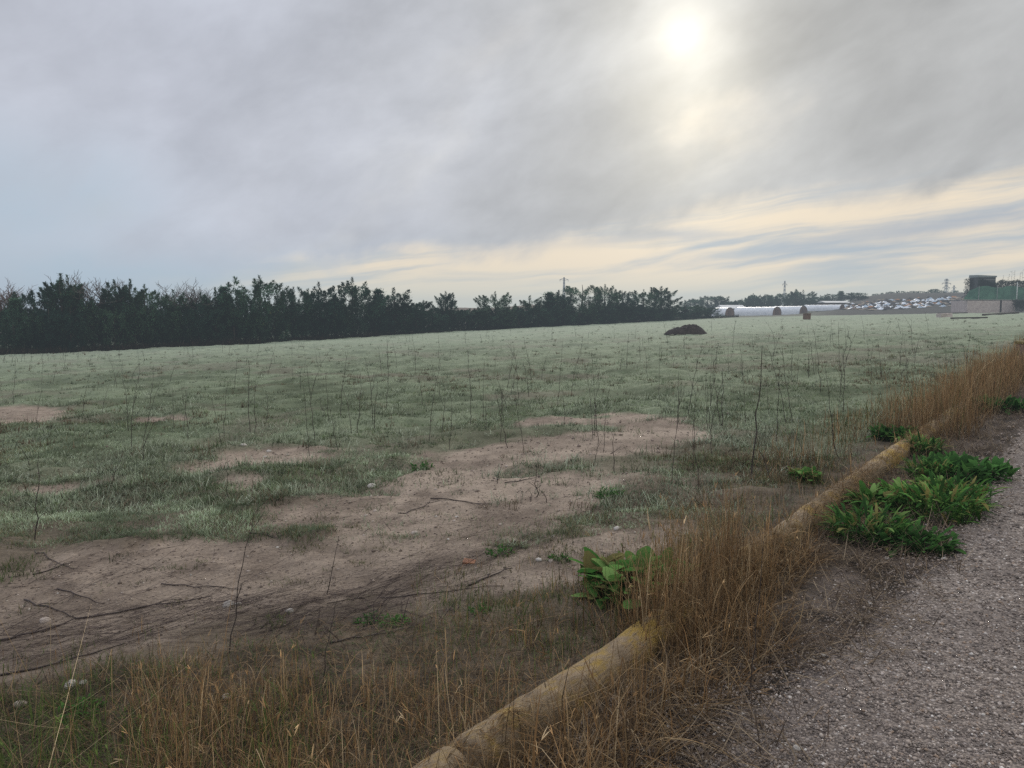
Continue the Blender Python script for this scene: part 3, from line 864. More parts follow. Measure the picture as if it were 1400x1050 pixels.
def tree_at(kind, px, top, wpx, back, label, group=None, basey=None, Y=None):
    by = np.interp(px, *EDGE) if basey is None else basey
    x, y, _ = P(px, by)
    s = 1 + back / math.hypot(x, y)
    x, y = x * s, y * s
    if Y: y = Y; x = float(rays(px, top)[0] / rays(px, top)[1]) * Y
    zg = float(base_z(np.array([x]), np.array([y]))[0]) - .05
    H = z_at(px, top, y) - zg
    w = wpx * y / F * (1.35 if label.find('filler') < 0 else 1)
    pr = random.choice(PRO[kind])
    unit = {'narrow': .36, 'ragged': .52, 'round': .84, 'broad': .74}[kind]
    sc = w / unit
    rot = (0, 0, random.uniform(0, 6.28))
    if pr.name not in USED:
        USED.add(pr.name); o = pr
        o.location = (x, y, zg); o.rotation_euler = rot; o.scale = (sc, sc, H)
    else:
        o = copy_tree(pr, (x, y, zg), rot, (sc, sc, H))
    tag(o, label, 'tree', group)
    return o
ROW = 'conifers of the windbreak along the far edge of the field'
heroes = [
    ('narrow', 24, 408, 34, 2.0, 'small dark conifer between the leafless tree at the picture edge and the broad pointed one'),
    ('round', 49, 389, 54, 2.5, 'dense smooth domed conifer second from the left end of the tree line'),
    ('narrow', 87, 377, 40, 2.2, 'tall spire conifer, higher of the close twin tips beside the leafless fan tree'),
    ('narrow', 98, 379, 34, 3.4, 'slightly lower twin spire conifer right beside the taller tip'),
    ('ragged', 116, 399, 40, 1.5, 'short conifer standing in front of the leafless fan tree'),
    ('ragged', 161, 385, 44, 2.2, 'ragged conifer just right of the leafless fan tree'),
    ('narrow', 181, 384, 34, 2.4, 'thin leaning-tipped conifer, middle one of three ragged tips'),
    ('ragged', 201, 391, 42, 2.0, 'ragged conifer with open top, last of three ragged tips'),
    ('round', 222, 402, 46, 3.0, 'rounded bushy conifer left of the wide leafless tree'),
    ('ragged', 240, 398, 40, 2.0, 'low spiky conifer under the left side of the wide leafless tree'),
    ('ragged', 277, 402, 44, 2.0, 'low spiky conifer under the right side of the wide leafless tree'),
    ('narrow', 297, 395, 30, 2.0, 'slim pointed conifer right of the wide leafless tree'),
    ('narrow', 308, 392, 30, 2.6, 'slim pointed conifer just left of the biggest bushy conifer'),
    ('ragged', 327, 399, 38, 1.6, 'low ragged conifer at the left foot of the biggest bushy conifer'),
    ('broad', 358, 379, 74, 2.5, 'biggest broad bushy conifer with a spiky rounded top'),
    ('broad', 402, 394, 50, 2.0, 'bushy conifer with forked top right of the biggest one'),
    ('broad', 438, 387, 60, 2.6, 'wide flat-topped conifer with comb-like upright shoots'),
    ('ragged', 460, 404, 34, 1.6, 'low conifer in the dip beside the open layered tree'),
    ('broad', 482, 381, 62, 2.4, 'tall open conifer with layered branches and gaps of sky'),
    ('narrow', 517, 396, 34, 2.0, 'pointed conifer right of the open layered tree'),
    ('ragged', 539, 395, 48, 2.2, 'conifer with a stepped pointed top where the tree line drops'),
    ('round', 557, 408, 44, 2.4, 'rounded low conifer where the tree line drops to the bank'),
    ('ragged', 580, 411, 34, 1.8, 'low conifer at the left end of the brown bank'),
    ('ragged', 610, 399, 30, 2.0, 'small lone pointed tip standing above the brown bank'),
    ('broad', 677, 400, 44, 2.0, 'conifer with two curly tips in front of the brown bank'),
    ('ragged', 724, 405, 34, 2.0, 'small pointed conifer near the right end of the brown bank'),
    ('narrow', 752, 400, 34, 2.0, 'hazy conifer just left of the far lattice mast'),
    ('ragged', 763, 398, 34, 2.6, 'hazy ragged conifer at the foot of the far lattice mast'),
    ('round', 796, 385, 56, 2.4, 'tallest hazy pointed conifer right of the far lattice mast'),
    ('broad', 826, 390, 42, 2.2, 'open hazy conifer with gaps of sky beside the tallest one'),
    ('round', 850, 393, 42, 2.4, 'full rounded hazy conifer above the dark soil heap side'),
    ('broad', 879, 397, 36, 2.0, 'sparse spreading hazy conifer left of the sharp tip'),
    ('ragged', 903, 392, 40, 2.2, 'hazy conifer with a sharp tip above the dark soil heap'),
]
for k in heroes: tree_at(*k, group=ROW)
x_ = 4.0
k = 0
tops = ([0, 60, 130, 220, 300, 350, 420, 500, 560, 600, 640, 760, 850, 930, 970], [420, 412, 408, 410, 408, 402, 402, 402, 412, 418, 418, 414, 410, 414, 416])
while x_ < 965:
    by = np.interp(x_, *EDGE); dep = by - 432
    top = np.interp(x_, *tops) + random.uniform(1, 11)
    fill_lab = ('low filler conifer with a dark solid crown in the near half of the tree line' if x_ < 380 else
                'low filler conifer in the middle of the tree line under taller neighbours' if x_ < 580 else
                'low hazy conifer in the bluish far half of the tree line')
    tree_at(random.choice(['ragged', 'broad', 'round', 'round']), x_, top, 40 + max(0, 420 - x_) * .03, random.uniform(.8, 1.6) if k % 2 else random.uniform(3, 5), fill_lab, ROW)
    x_ += random.uniform(11, 17); k += 1
# clumps behind the tunnels and on the skyline at the far right
far_t = [('ragged', 985, 405, 24, 432.5), ('broad', 1014, 409, 26, 431), ('broad', 1046, 403, 26, 431), ('round', 1066, 405, 26, 430.5), ('broad', 1130, 406, 30, 430), ('round', 944, 407, 30, 434), ('round', 968, 402, 44, 433), ('round', 992, 409, 34, 432.5), ('ragged', 1005, 411, 22, 432),
         ('round', 1022, 406, 26, 431), ('ragged', 1030, 402, 22, 431), ('round', 1040, 400, 34, 431), ('narrow', 1053, 404, 16, 431), ('narrow', 1061, 405, 14, 431),
         ('round', 1076, 398, 30, 430.5), ('ragged', 1088, 396, 26, 430.5), ('broad', 1098, 397, 30, 430.5), ('round', 1110, 404, 26, 430),
         ('broad', 1122, 404, 24, 430), ('round', 1138, 400, 26, 430), ('narrow', 1150, 398, 14, 430), ('ragged', 1164, 400, 22, 429.8), ('round', 1174, 399, 22, 429.6), ('narrow', 1181, 405, 12, 429.5)]
labs_far = 'hazy bluish tree in the clumps behind the white plastic tunnels'
for kind, px, top, w, by in far_t:
    tree_at(kind, px, top, w, 6 if px < 1000 else 30, labs_far, 'hazy trees behind the white tunnels', by, Y=random.uniform(212, 226))
px = 1190
while px < 1330:
    px += random.uniform(3.0, 7.5)
    d = rays(px, 400); y = 262 + random.uniform(-8, 8); x = float(d[0] / d[1]) * y
    zg = float(base_z(np.array([x]), np.array([y]))[0])
    top = np.interp(px, [1190, 1230, 1250, 1265, 1285, 1295, 1330], [402, 400, 396, 398, 394, 400, 398]) + random.uniform(-3, 3)
    Hh = max(z_at(px, top, y) - zg, 1.2)
    pr = random.choice(PRO['round'] + PRO['broad'])
    o = copy_tree(pr, (x, y, zg), (0, 0, random.uniform(0, 6)), (Hh * 1.5, Hh * 1.5, Hh), 'small hazy tree on the skyline above the pale debris slope', 'small trees along the far right skyline')
    o['category'] = 'tree'

# leafless trees
def bare_tree(name, px, top, back, spread, seed, label, col_mat, n=7):
    rnd = random.Random(seed)
    x, y, _ = P(px, np.interp(px, *EDGE)); s = 1 + back / math.hypot(x, y); x, y = x * s, y * s
    zg = float(base_z(np.array([x]), np.array([y]))[0]) - .05; H = z_at(px, top, y) - zg
    t = empty(name, (x, y, zg), 0, label, 'tree', 'leafless trees behind the conifers')
    tr = MB(); cr = MB()
    tr.tube([(0, 0, 0), (.03, 0, H * .2), (0, .02, H * .42)], [.13, .11, .09], 8)
    def grow(p, d, L, r, lev):
        q = p; pts = [p]
        for i in range(3):
            d = (Vector(d) + Vector((rnd.gauss(0, .16), rnd.gauss(0, .16), rnd.gauss(.06, .1)))).normalized()
            q = tuple(Vector(q) + d * (L / 3)); pts.append(q)
            if lev < 4:
                for _ in range(1 if lev else 2):
                    e = (d + Vector((rnd.gauss(0, .55), rnd.gauss(0, .55), rnd.gauss(.1, .3)))).normalized()
                    grow(q, e, L * rnd.uniform(.5, .75), max(r * .62, .013), lev + 1)
        (tr if lev == 0 else cr).tube(pts, [r, r * .85, r * .7, r * .45], 4 if lev > 1 else 6)
    for k in range(n):
        a = 6.283 * k / n + rnd.uniform(-.4, .4)
        grow((0, 0, H * rnd.uniform(.3, .42)), Vector((math.cos(a) * spread, math.sin(a) * spread, 1)).normalized(), H * .36, .07, 0)
    tr.build('trunk', col_mat, t, True); cr.build('crown', col_mat, t, True)
    top_z = max(v[2] for v in cr.V)
    t.scale = (1, 1, H / top_z)
    return t
red_bark = speckled('reddish_bark', (.10, .06, .05), (.18, .12, .10), 14)
bare_tree('leafless_tree', 5, 379, 4.5, .55, 5, 'reddish leafless tree cut by the left edge of the picture', red_bark)
bare_tree('leafless_tree', 126, 369, 3.5, .75, 9, 'leafless tree with fanned grey branches rising between spire and ragged conifers', grey_bark_m)
bare_tree('leafless_tree', 258, 379, 4.5, .95, 14, 'wide low leafless tree with a veil of fine grey branches', grey_bark_m, 8)

# brown undergrowth at the foot of the tree line
parts = []; g = np.random.default_rng(701); n = 30000
px = g.uniform(-60, 1010, n); a = np.array([P(q, np.interp(q, [-60] + EDGE[0], [489] + EDGE[1])) for q in np.linspace(-60, 1010, 80)])
x = np.interp(px, np.linspace(-60, 1010, 80), a[:, 0]); y = np.interp(px, np.linspace(-60, 1010, 80), a[:, 1])
s = 1 + g.uniform(-.6, 3.0, n) / np.hypot(x, y); x, y = x * s, y * s
c = np.array([[.055, .038, .03], [.035, .03, .022], [.03, .04, .024], [.085, .06, .045]])[g.choice(4, n, p=(.4, .3, .2, .1))] * g.uniform(.6, 1.2, (n, 1))
V, Fq, K = ribbons(np.stack([x, y, base_z(x, y) - .03], -1), g.uniform(.15, .65, n) * (.5 + fbm(x * .5, y * .5, 703)), g.uniform(0, 6.283, n), np.abs(g.normal(0, .5, n)), g.normal(.3, .5, n), g.uniform(.02, .06, n), 3, c * .8, c)
o = link('undergrowth', np_mesh('undergrowth', V, [Fq], K), dry_m)
tag(o, 'dark brown brambles and dead weeds along the foot of the tree line', kind='stuff')

# ------------------------------------------------------------------ dead stalks in the field
stalk_m = speckled('dead_stem', (.032, .026, .023), (.08, .064, .055), 60)
def stalk_mesh(seed, twigs=3, bend=.05, r0=.0042):
    rnd = random.Random(seed); mb = MB(); n = 9
    pts = []; x = y = 0.0; bx = rnd.gauss(0, bend); by = rnd.gauss(0, bend)
    for k in range(n):
        s = k / (n - 1)
        pts.append((bx * s * s + rnd.gauss(0, .006), by * s * s + rnd.gauss(0, .006), s))
    pts[0] = (0, 0, -.03)
    mb.tube(pts, [r0 * (1 - .65 * k / (n - 1)) for k in range(n)], 5)
    for k in range(twigs):
        j = rnd.randint(2, n - 2); p = pts[j]; a = rnd.uniform(0, 6.28); L = rnd.uniform(.05, .16)
        mb.tube([p, (p[0] + math.cos(a) * L * .35, p[1] + math.sin(a) * L * .35, p[2] + L * .7), (p[0] + math.cos(a) * L * .5, p[1] + math.sin(a) * L * .5, p[2] + L * 1.15)], [r0 * .5, r0 * .4, r0 * .25], 4)
    for k in range(rnd.randint(4, 9)):      # nodes and dried seed heads
        s = rnd.uniform(.3, 1); j = min(int(s * (n - 1)), n - 1); p = pts[j]; q = r0 * rnd.uniform(1.1, 1.9) * (1 - .4 * s)
        mb.tube([(p[0], p[1], p[2] - q), p, (p[0], p[1], p[2] + q * 1.4)], [q * .4, q, q * .3], 5)
    me = bpy.data.meshes.new('dead_stalk'); me.from_pydata(mb.V, [], mb.F); me.update(); me.materials.append(stalk_m)
    return me
SM = [stalk_mesh(900 + k, twigs=k % 5, bend=.03 + .02 * (k % 4)) for k in range(10)]
def stalk(b, t, thick=1.0, label=None, group='dead weed stalks standing in the field', sm=None):
    x, y, z = P(*b)
    d = rays(*t); top = (float(d[0]) * y / float(d[1]), y, HC + float(d[2]) * y / float(d[1]))
    v = Vector((top[0] - x, random.uniform(-.06, .06), top[2] - z)); L = v.length
    o = bpy.data.objects.new('dead_stalk', sm or random.choice(SM)); C.objects.link(o)
    o.location = (x, y, z)
    o.rotation_euler = (v.to_track_quat('Z', 'Y').to_matrix().to_4x4() @ __import__('mathutils').Matrix.Rotation(random.uniform(0, 6.28), 4, 'Z')).to_euler()
    k = thick * (.8 + .028 * y)
    o.scale = (k, k, L)
    tag(o, label, 'stalk', group)
    return o
H_ = [
    ((1027, 662), (1048, 475), 1.9, 'tallest thick dark stalk leaning slightly right near the kerb'),
    ((47, 732), (57, 618), 1.3, 'straight dark stalk rising from the soil at the left edge'),
    ((195, 635), (194, 577), 1.2, 'short straight stalk just right of the tall twin stalks'),
    ((180, 622), (178, 515), 1.1, 'taller right one of the close twin stalks in the left grass'),
    ((176, 594), (175, 516), 1.1, 'shorter left one of the close twin stalks in the left grass'),
    ((155, 665), (161, 622), 1.0, 'short faint stalk on the soil edge below the twin stalks'),
    ((42, 640), (27, 590), 1.0, 'stalk tilted left with a dark seed head by the left edge'),
    ((342, 591), (337, 492), 1.3, 'tall lone stalk with a small cross twig in the left middle grass'),
    ((257, 600), (248, 535), 1.0, 'thin left-leaning stalk right of the twin stalks'),
    ((314, 893), (331, 703), .9, 'long thin stalk rising out of the twig heap in front'),
    ((310, 686), (312, 627), .8, 'thin pale brown stalk at the upper edge of the bare soil'),
    ((447, 808), (466, 738), .8, 'thin stalk on the bare soil beside the small green grass patch'),
    ((442, 925), (450, 818), .7, 'thin stalk in front of the twig heap above the brown grass'),
    ((481, 586), (478, 520), 1.1, 'left stalk of a loose trio left of the middle'),
    ((489, 586), (490, 524), 1.1, 'middle stalk of a loose trio left of the middle'),
    ((512, 583), (511, 521), 1.2, 'right straight stalk of a loose trio left of the middle'),
    ((587, 606), (592, 498), 1.0, 'tall thin stalk at the grass edge near the middle'),
    ((646, 546), (637, 477), 1.1, 'left-leaning stalk in the mid field above the middle soil'),
    ((709, 546), (706, 472), 1.0, 'tall hairline stalk in the mid field left of a short dark one'),
    ((723, 541), (719, 494), 1.2, 'short dark stalk right of the tall hairline one'),
    ((665, 589), (663, 540), 1.0, 'short straight stalk just above the middle bare soil'),
    ((693, 560), (680, 510), .9, 'left-tilted thin stalk in the mid field'),
    ((840, 644), (841, 591), 1.2, 'straight stalk on the right part of the bare soil'),
    ((813, 630), (814, 597), .9, 'faint short stalk left of the straight one on the right soil'),
    ((733, 679), (735, 629), 1.1, 'short stalk standing in the middle of the bare soil'),
    ((680, 661), (680, 635), 1.0, 'stub of a stalk beside a fallen stick on the bare soil'),
    ((747, 685), (751, 657), 1.0, 'small stub right of the stalk in the middle of the soil'),
    ((987, 580), (988, 504), 1.5, 'dark straight stalk left of the thickest tall one'),
    ((919, 660), (929, 520), .9, 'tall thin stalk leaning right by the right end of the soil'),
    ((948, 640), (945, 535), .9, 'tall thin stalk with seed heads before the thickest one'),
    ((974, 622), (963, 505), .9, 'tall thin stalk leaning left of the thickest one'),
    ((955, 672), (944, 540), .8, 'long leaning stalk crossing another near the brown grass'),
    ((1076, 572), (1060, 470), 1.2, 'left one of the crossed leaning pair right of the thickest stalk'),
    ((1084, 570), (1063, 474), 1.2, 'right one of the crossed leaning pair right of the thickest stalk'),
    ((1150, 526), (1147, 440), 1.0, 'straight hairline stalk far right in the frosty grass'),
    ((1100, 632), (1088, 583), 1.0, 'slanted stalk above the small green weed by the kerb'),
    ((1147, 626), (1124, 580), 1.2, 'bent leaning stalk in the weeds beside the kerb'),
    ((1056, 660), (1030, 590), 1.0, 'slanted stalk crossing behind the foot of the thickest one'),
    ((1190, 528), (1190, 470), .9, 'faint thin stalk nearest the brown roadside grass'),
    ((445, 572), (433, 545), 1.2, 'broken stalk lying over at a slant in the left middle grass'),
    ((1024, 960), (1045, 738), .8, 'dark thin stalk rising through the brown grass on the kerb'),
]
for i, (b, t, th_, lab) in enumerate(H_):
    stalk(b, t, th_, lab, sm=SM[i % 10])
g = np.random.default_rng(811)
for i in range(215):
    if i < 150:
        px = g.uniform(0, 1330); by = 452 + 78 * g.uniform() ** 1.3
        lim = np.interp(px, [0, 350, 620, 970, 1400], [495, 478, 461, 444, 437])
        by = max(by, lim + 3)
        lab = 'thin dead stalk among the many small ones in the far half of the field'
    else:
        px = g.uniform(0, 1180); by = g.uniform(530, 625)
        lab = 'thin unremarkable dead stalk in the nearer frosty grass'
    yv = 432 - .036 * (px - 700); dist = 1685 / max(by - yv, 6)
    hh = g.uniform(.35, 1.15) * F / dist
    stalk((px, by), (px + g.normal(0, .12) * hh, by - hh), g.uniform(.7, 1.15), lab)

# ------------------------------------------------------------------ green weeds
weed_m = leafy('weed_leaf', .3, vary=.25)
def weed_mesh(seed, n, L, wid, cols, lean=(.3, 1.3), spread=.12, segs=4, small=0):
    g = np.random.default_rng(seed)
    a = g.uniform(0, 6.283, n); q = spread * np.sqrt(g.uniform(0, 1, n))
    B = np.stack([np.cos(a) * q, np.sin(a) * q, g.uniform(0, 1, n) * (.02 + L * .9)], -1)
    c = np.array(cols)[g.choice(len(cols), n)] * g.uniform(.7, 1.25, (n, 1))
    az_ = a + g.normal(0, 1.1, n)
    Ls = L * g.uniform(.4, 1.15, n)
    p = [ribbons(B, Ls, az_, g.uniform(*lean, n), g.uniform(.2, 1.2, n), Ls * wid * g.uniform(.7, 1.3, n), segs, c * .7, c, 'leaf')]
    m_ = n // 2
    p.append(ribbons(B[:m_] * (1, 1, 0), Ls[:m_] * 1.1, az_[:m_], g.uniform(.1, .8, m_), .3, .006, 3, c[:m_] * .8, c[:m_] * .8, 'twig'))
    V, Fq, K = join(p)
    return np_mesh('weed', V, [Fq], K, True)
GR = [(.075, .18, .04), (.115, .25, .06), (.055, .145, .03), (.19, .30, .09), (.21, .19, .07)]
DK = [(.05, .13, .036), (.07, .17, .045), (.04, .095, .03)]
WM = {'broad': weed_mesh(1, 260, .105, .62, GR, (.3, 1.6), .2), 'dock': weed_mesh(2, 170, .16, .40, GR, (.2, 1.5), .2), 'dark': weed_mesh(3, 380, .085, .5, DK, (.2, 1.6), .24),
      'fern': weed_mesh(4, 320, .13, .16, GR + DK, (.2, 1.3), .2, 3), 'low': weed_mesh(5, 150, .045, .35, DK + GR[:1], (.5, 1.4), .12, 3)}
def weed(kind, px, py, s, label, cat='plant', group=None, sz=1.0):
    x, y, z = P(px, py)
    o = link('leafy_weed', WM[kind], weed_m); o.location = (x, y, z - .01); o.rotation_euler = (0, 0, random.uniform(0, 6.28)); s *= .88; o.scale = (s, s, s * sz)
    return tag(o, label, cat, group)
weed('broad', 862, 815, 1.45, 'bright green leafy plant left of the tall brown clump on the kerb')
weed('broad', 898, 800, 1.2, 'green leafy plant half hidden behind the tall brown clump')
weed('dock', 1196, 700, .9, 'broad-leaved bright green dock plant on the verge just right of the kerb')
weed('dock', 1222, 688, .85, 'upright bright green dock plant behind the broad-leaved one')
weed('dock', 1246, 692, .9, 'bright green dock plant with yellowing leaves, middle of the verge clump')
weed('fern', 1282, 708, 1.5, 'feathery yellowish green weed at the gravel edge of the verge clump')
weed('dark', 1248, 748, 1.15, 'dark green low weed nearest the camera on the verge')
weed('dark', 1218, 738, .8, 'dark green weed left of the nearest verge weed by the dead straw')
weed('dark', 1322, 655, 1.55, 'big dark green bushy weed bulging onto the gravel')
weed('dark', 1300, 640, 1.1, 'dark green weed behind the bulging one')
weed('fern', 1272, 655, 1.1, 'fine-leaved weed between the kerb and the bulging dark weed')
weed('dark', 1226, 600, 1.25, 'dark shrubby weed on the field side of the kerb where tall brown grass starts')
weed('fern', 1258, 620, 1.2, 'grey green feathery weed at the end of the open kerb stretch')
weed('fern', 1185, 738, 1.3, 'yellowish feathery weed in the straw under the dock plants')
weed('broad', 1276, 672, .85, 'bright leafy weed between the dock plants and the bulging dark weed')
weed('fern', 1308, 690, 1.3, 'small feathery weed low at the gravel edge under the bulging dark weed')
weed('dark', 1366, 562, 1.7, 'small dark green weed at the gravel edge beyond the others')
weed('broad', 1100, 655, .75, 'bright green low plant beside the slanted stalk near the kerb')
weed('low', 682, 757, .85, 'small green tuft on the bare soil near the orange tile shard')
weed('low', 766, 765, .7, 'tiny dark green tuft right of the pale stone pair')
weed('low', 832, 678, 1.2, 'low green tuft on the grassy patch at the right of the soil')
weed('low', 575, 636, 1.2, 'flat green plant at the upper edge of the middle soil')
weed('low', 540, 850, .7, 'pale grey green plant behind the twig heap')
weed('low', 505, 845, .7, 'pale green rosette in the litter under the twig heap')
weed('low', 110, 977, .8, 'small green plant among the grass at the bottom left')
weed('low', 655, 833, .6, 'little green rosette in the litter strip before the brown grass')

# ------------------------------------------------------------------ stones, tile shard, sticks
stone_m = speckled('stone', (.25, .20, .17), (.46, .40, .35), 9, .85, .4, .01, kind='Object')
white_m = speckled('pale_stone', (.33, .30, .27), (.50, .47, .43), 9, .85, .3, .01)
tile_m = speckled('terracotta', (.22, .10, .06), (.33, .17, .10), 12, .85, .3, .01)
def stone_mesh(seed, flat=.6):
    g = np.random.default_rng(seed)
    import bmesh
    bm = bmesh.new(); bmesh.ops.create_icosphere(bm, subdivisions=2, radius=1)
    off = g.uniform(0, 50, 2)
    for v in bm.verts:
        n = float(vnoise(np.array([v.co.x * 1.3 + off[0] + v.co.z]), np.array([v.co.y * 1.3 + off[1]]), seed)[0])
        v.co *= .72 + .5 * n
        v.co.z *= flat
    me = bpy.data.meshes.new('stone'); bm.to_mesh(me); bm.free(); me.polygons.foreach_set('use_smooth', np.ones(len(me.polygons), bool))
    return me
STM = [stone_mesh(k, .5 + .08 * (k % 4)) for k in range(6)]
STW = [me.copy() for me in STM]
for me in STM: me.materials.append(stone_m)
for me in STW: me.materials.append(white_m)
def stone(px, py, wpx, label, pale=False, group=None, on_track=False):
    x, y, z = P(px, py)
    if on_track: z = float(track_z(np.array([x]), np.array([y]))[0])
    o = bpy.data.objects.new('stone', random.choice(STW if pale else STM)); C.objects.link(o)
    s = wpx * y / F / 2 * 1.1
    o.location = (x, y, z + s * .18); o.rotation_euler = (random.uniform(-.2, .2), random.uniform(-.2, .2), random.uniform(0, 6.28)); o.scale = (s * random.uniform(.8, 1.2), s, s)
    return tag(o, label, 'stone', group)
for a_ in [(508, 661, 10, 'round pale stone on the bare soil just below the middle grass', True), (513, 697, 6, 'small stone below the round pale one on the bare soil', False),
           (567, 730, 10, 'flat pinkish stone in the middle of the bare soil', False), (737, 766, 10, 'left stone of a pair on the soil near the tiny dark tuft', True),
           (753, 768, 7, 'right rounder stone of a pair on the soil near the tiny dark tuft', False), (843, 721, 10, 'stone at the lower edge of the green patch by the kerb', True),
           (757, 731, 7, 'small stone on the soil above the stone pair', False), (97, 936, 17, 'larger of two flat pale stones in the grass at the bottom left', True),
           (114, 934, 12, 'smaller of two flat pale stones in the grass at the bottom left', True), (312, 823, 14, 'pale stone lying at the twig heap beside the long thin stalk', True),
           (396, 833, 10, 'pale stone inside the dark twig heap', True), (325, 822, 8, 'small pale stone just right of the one at the twig heap', True),
           (28, 962, 16, 'long mossy pale stone at the bottom left corner', False), (310, 952, 14, 'pale stone half hidden in the brown grass', True),
           (62, 850, 12, 'flat piece of pale wood-like stone on the twig band at the left', False), (333, 615, 9, 'pale stone in the rubble streak above the soil', True),
           (368, 618, 8, 'pale flat stone at the right of the rubble streak above the soil', True), (290, 648, 8, 'stone on the small soil ridge in the left grass', False),
           (97, 692, 8, 'white stone in the green strip at the left', True), (210, 683, 7, 'white small stone at the right of the green strip', True)]:
    stone(*a_[:3], a_[3], a_[4])
for a_ in [(1090, 1028, 13, 'bright white chip of stone on the gravel at the bottom', True), (1160, 950, 9, 'bluish grey stone on the gravel near the fallen straw', False),
           (1212, 767, 6, 'small white stone at the edge of the verge', True), (949, 988, 6, 'white pebble on the verge by the brown grass', True),
           (1290, 769, 6, 'white pebble where the dark weed meets the gravel', True), (1125, 902, 8, 'white chip among dead leaves on the verge', True), (1178, 860, 6, 'pale chip on the verge by the gravel edge', True), (1113, 910, 6, 'small pale chip left of the other among the dead leaves', True)]:
    stone(*a_[:3], a_[3], a_[4], None, True)
for i in range(60):
    px, py = random.uniform(0, 880), random.uniform(600, 830)
    x, y, z = P(px, py)
    d_, l_ = zones(np.array([x]), np.array([y]))
    if d_[0] < .5: continue
    stone(px, py, random.uniform(2.5, 5.5), 'one of the small scattered pebble-like stones lying on the bare soil', random.random() < .3, 'small stones scattered on the bare soil')
x, y, z = P(640, 769)
tl = MB().add([(-.05, -.02, 0), (.03, -.035, 0), (.055, .01, 0), (-.02, .035, 0), (-.05, -.02, .016), (.03, -.035, .018), (.055, .01, .02), (-.02, .035, .016)],
              [(0, 3, 2, 1), (4, 5, 6, 7), (0, 1, 5, 4), (1, 2, 6, 5), (2, 3, 7, 6), (3, 0, 4, 7)]).build('tile_shard', tile_m, bevel=.003)
tl.location = (x, y, z); tl.rotation_euler = (.25, .15, .4)
tag(tl, 'orange broken tile shard on the soil beside a green tuft', 'tile shard')

stick_m = speckled('wet_wood', (.035, .027, .025), (.085, .066, .06), 40)
straw_m = speckled('straw', (.30, .23, .14), (.46, .37, .25), 40)
def stick(p0, p1, r, label, mat=None, name='fallen_stick', lift=0.0, twigs=2, seed=0):
    rnd = random.Random(seed + int(p0[0]))
    a = Vector(P(*p0)); b = Vector(P(*p1)); mb = MB(); pts = []
    n = 8; side = Vector((-(b - a).y, (b - a).x, 0)).normalized()
    for k in range(n):
        s = k / (n - 1); q = a.lerp(b, s) + side * rnd.gauss(0, .012) * (b - a).length
        gz_ = float(ground_z(np.array([q.x]), np.array([q.y]))[0])
        q.z = gz_ + r * .8 + lift * s * s + abs(rnd.gauss(0, .004)); pts.append(tuple(q - a))
    mb.tube(pts, [r * (1 - .55 * k / (n - 1)) for k in range(n)], 6)
    for k in range(twigs):
        j = rnd.randint(1, n - 3); q = Vector(pts[j]); d = (Vector(pts[j + 1]) - q).normalized(); L = (b - a).length * rnd.uniform(.12, .3)
        e = (d + side * rnd.choice([-1, 1]) * rnd.uniform(.35, .8)).normalized()
        mb.tube([tuple(q), tuple(q + e * L * .5 + Vector((0, 0, .008))), tuple(q + e * L)], [r * .5, r * .4, r * .2], 5)
    o = mb.build(name, mat or stick_m, None, True); o.location = a
    return tag(o, label, name.replace('_', ' ').split()[-1])
for i, s_ in enumerate([((32, 819), (107, 848), .009, 'dark curved stick on the soil at the left above the twig band'), ((80, 805), (141, 828), .008, 'short dark stick behind the curved one at the left'),
           ((0, 878), (103, 850), .010, 'long dark stick forming the left end of the twig band'), ((103, 850), (290, 812), .009, 'long dark branch running through the twig band'),
           ((0, 920), (170, 884), .009, 'long dark stick lying along the front edge of the twig band'), ((222, 798), (330, 806), .007, 'thin dark stick lying behind the twig heap'),
           ((590, 681), (672, 690), .010, 'dark straight stick on the upper bare soil'), ((545, 702), (602, 684), .007, 'thinner stick meeting the straight one at its left end'),
           ((340, 734), (390, 738), .008, 'short stick ending at the small green grass patch'), ((640, 800), (700, 778), .010, 'dark bent branch right of the twig fan'),
           ((690, 661), (735, 652), .008, 'thin stick beside the stalk stub on the upper soil'), ((45, 750), (100, 778), .008, 'dark stick slanting across the soil at the far left'),
           ((45, 784), (100, 768), .008, 'dark branch crossing below the slanting stick at the far left'), ((450, 882), (560, 858), .008, 'long stick in front of the twig heap'),
           ((900, 770), (1010, 772), .006, 'thin stick across the soil behind the tall brown clump') if False else ((520, 812), (690, 800), .006, 'thin stick lying right of the twig heap across the soil')]):
    stick(s_[0], s_[1], s_[2] * .62, s_[3], seed=i)
stick((1140, 995), (1194, 912), .004, 'single pale straw lying on the gravel', straw_m, 'fallen_straw', .0, 0, 3)
stick((918, 921), (1004, 919), .004, 'pale broken straw lying level in front of the brown grass on the verge', straw_m, 'fallen_straw', .1, 0, 4)

# ------------------------------------------------------------------ soil heap
heap_m = speckled('dark_soil', (.022, .018, .017), (.055, .045, .042), 5, .95, .9, .06)
x, y, z = P(945, 458)
ha = np.linspace(0, 6.283, 49)[:-1]; hr = np.linspace(0, 1, 22)
HA, HR = np.meshgrid(ha, hr)
px_ = np.cos(HA) * HR * 1.32 + .25 * HR * np.cos(HA) * (np.cos(HA) < 0); py_ = np.sin(HA) * HR * .95
hz = .54 * (1 - HR ** 2.3) * (1 + .35 * (fbm(px_ * 2.2 + 7, py_ * 2.2, 55) - .5) * 2.2) + (fbm(px_ * 6, py_ * 6, 56) - .5) * .2 * (1 - HR * .6) - .04 * HR
hz += .02
ix = np.arange(HA.size).reshape(HA.shape); ixn = np.roll(ix, -1, 1)
qh = np.stack([ix[:-1], ix[1:], ixn[1:], ixn[:-1]], -1).reshape(-1, 4)
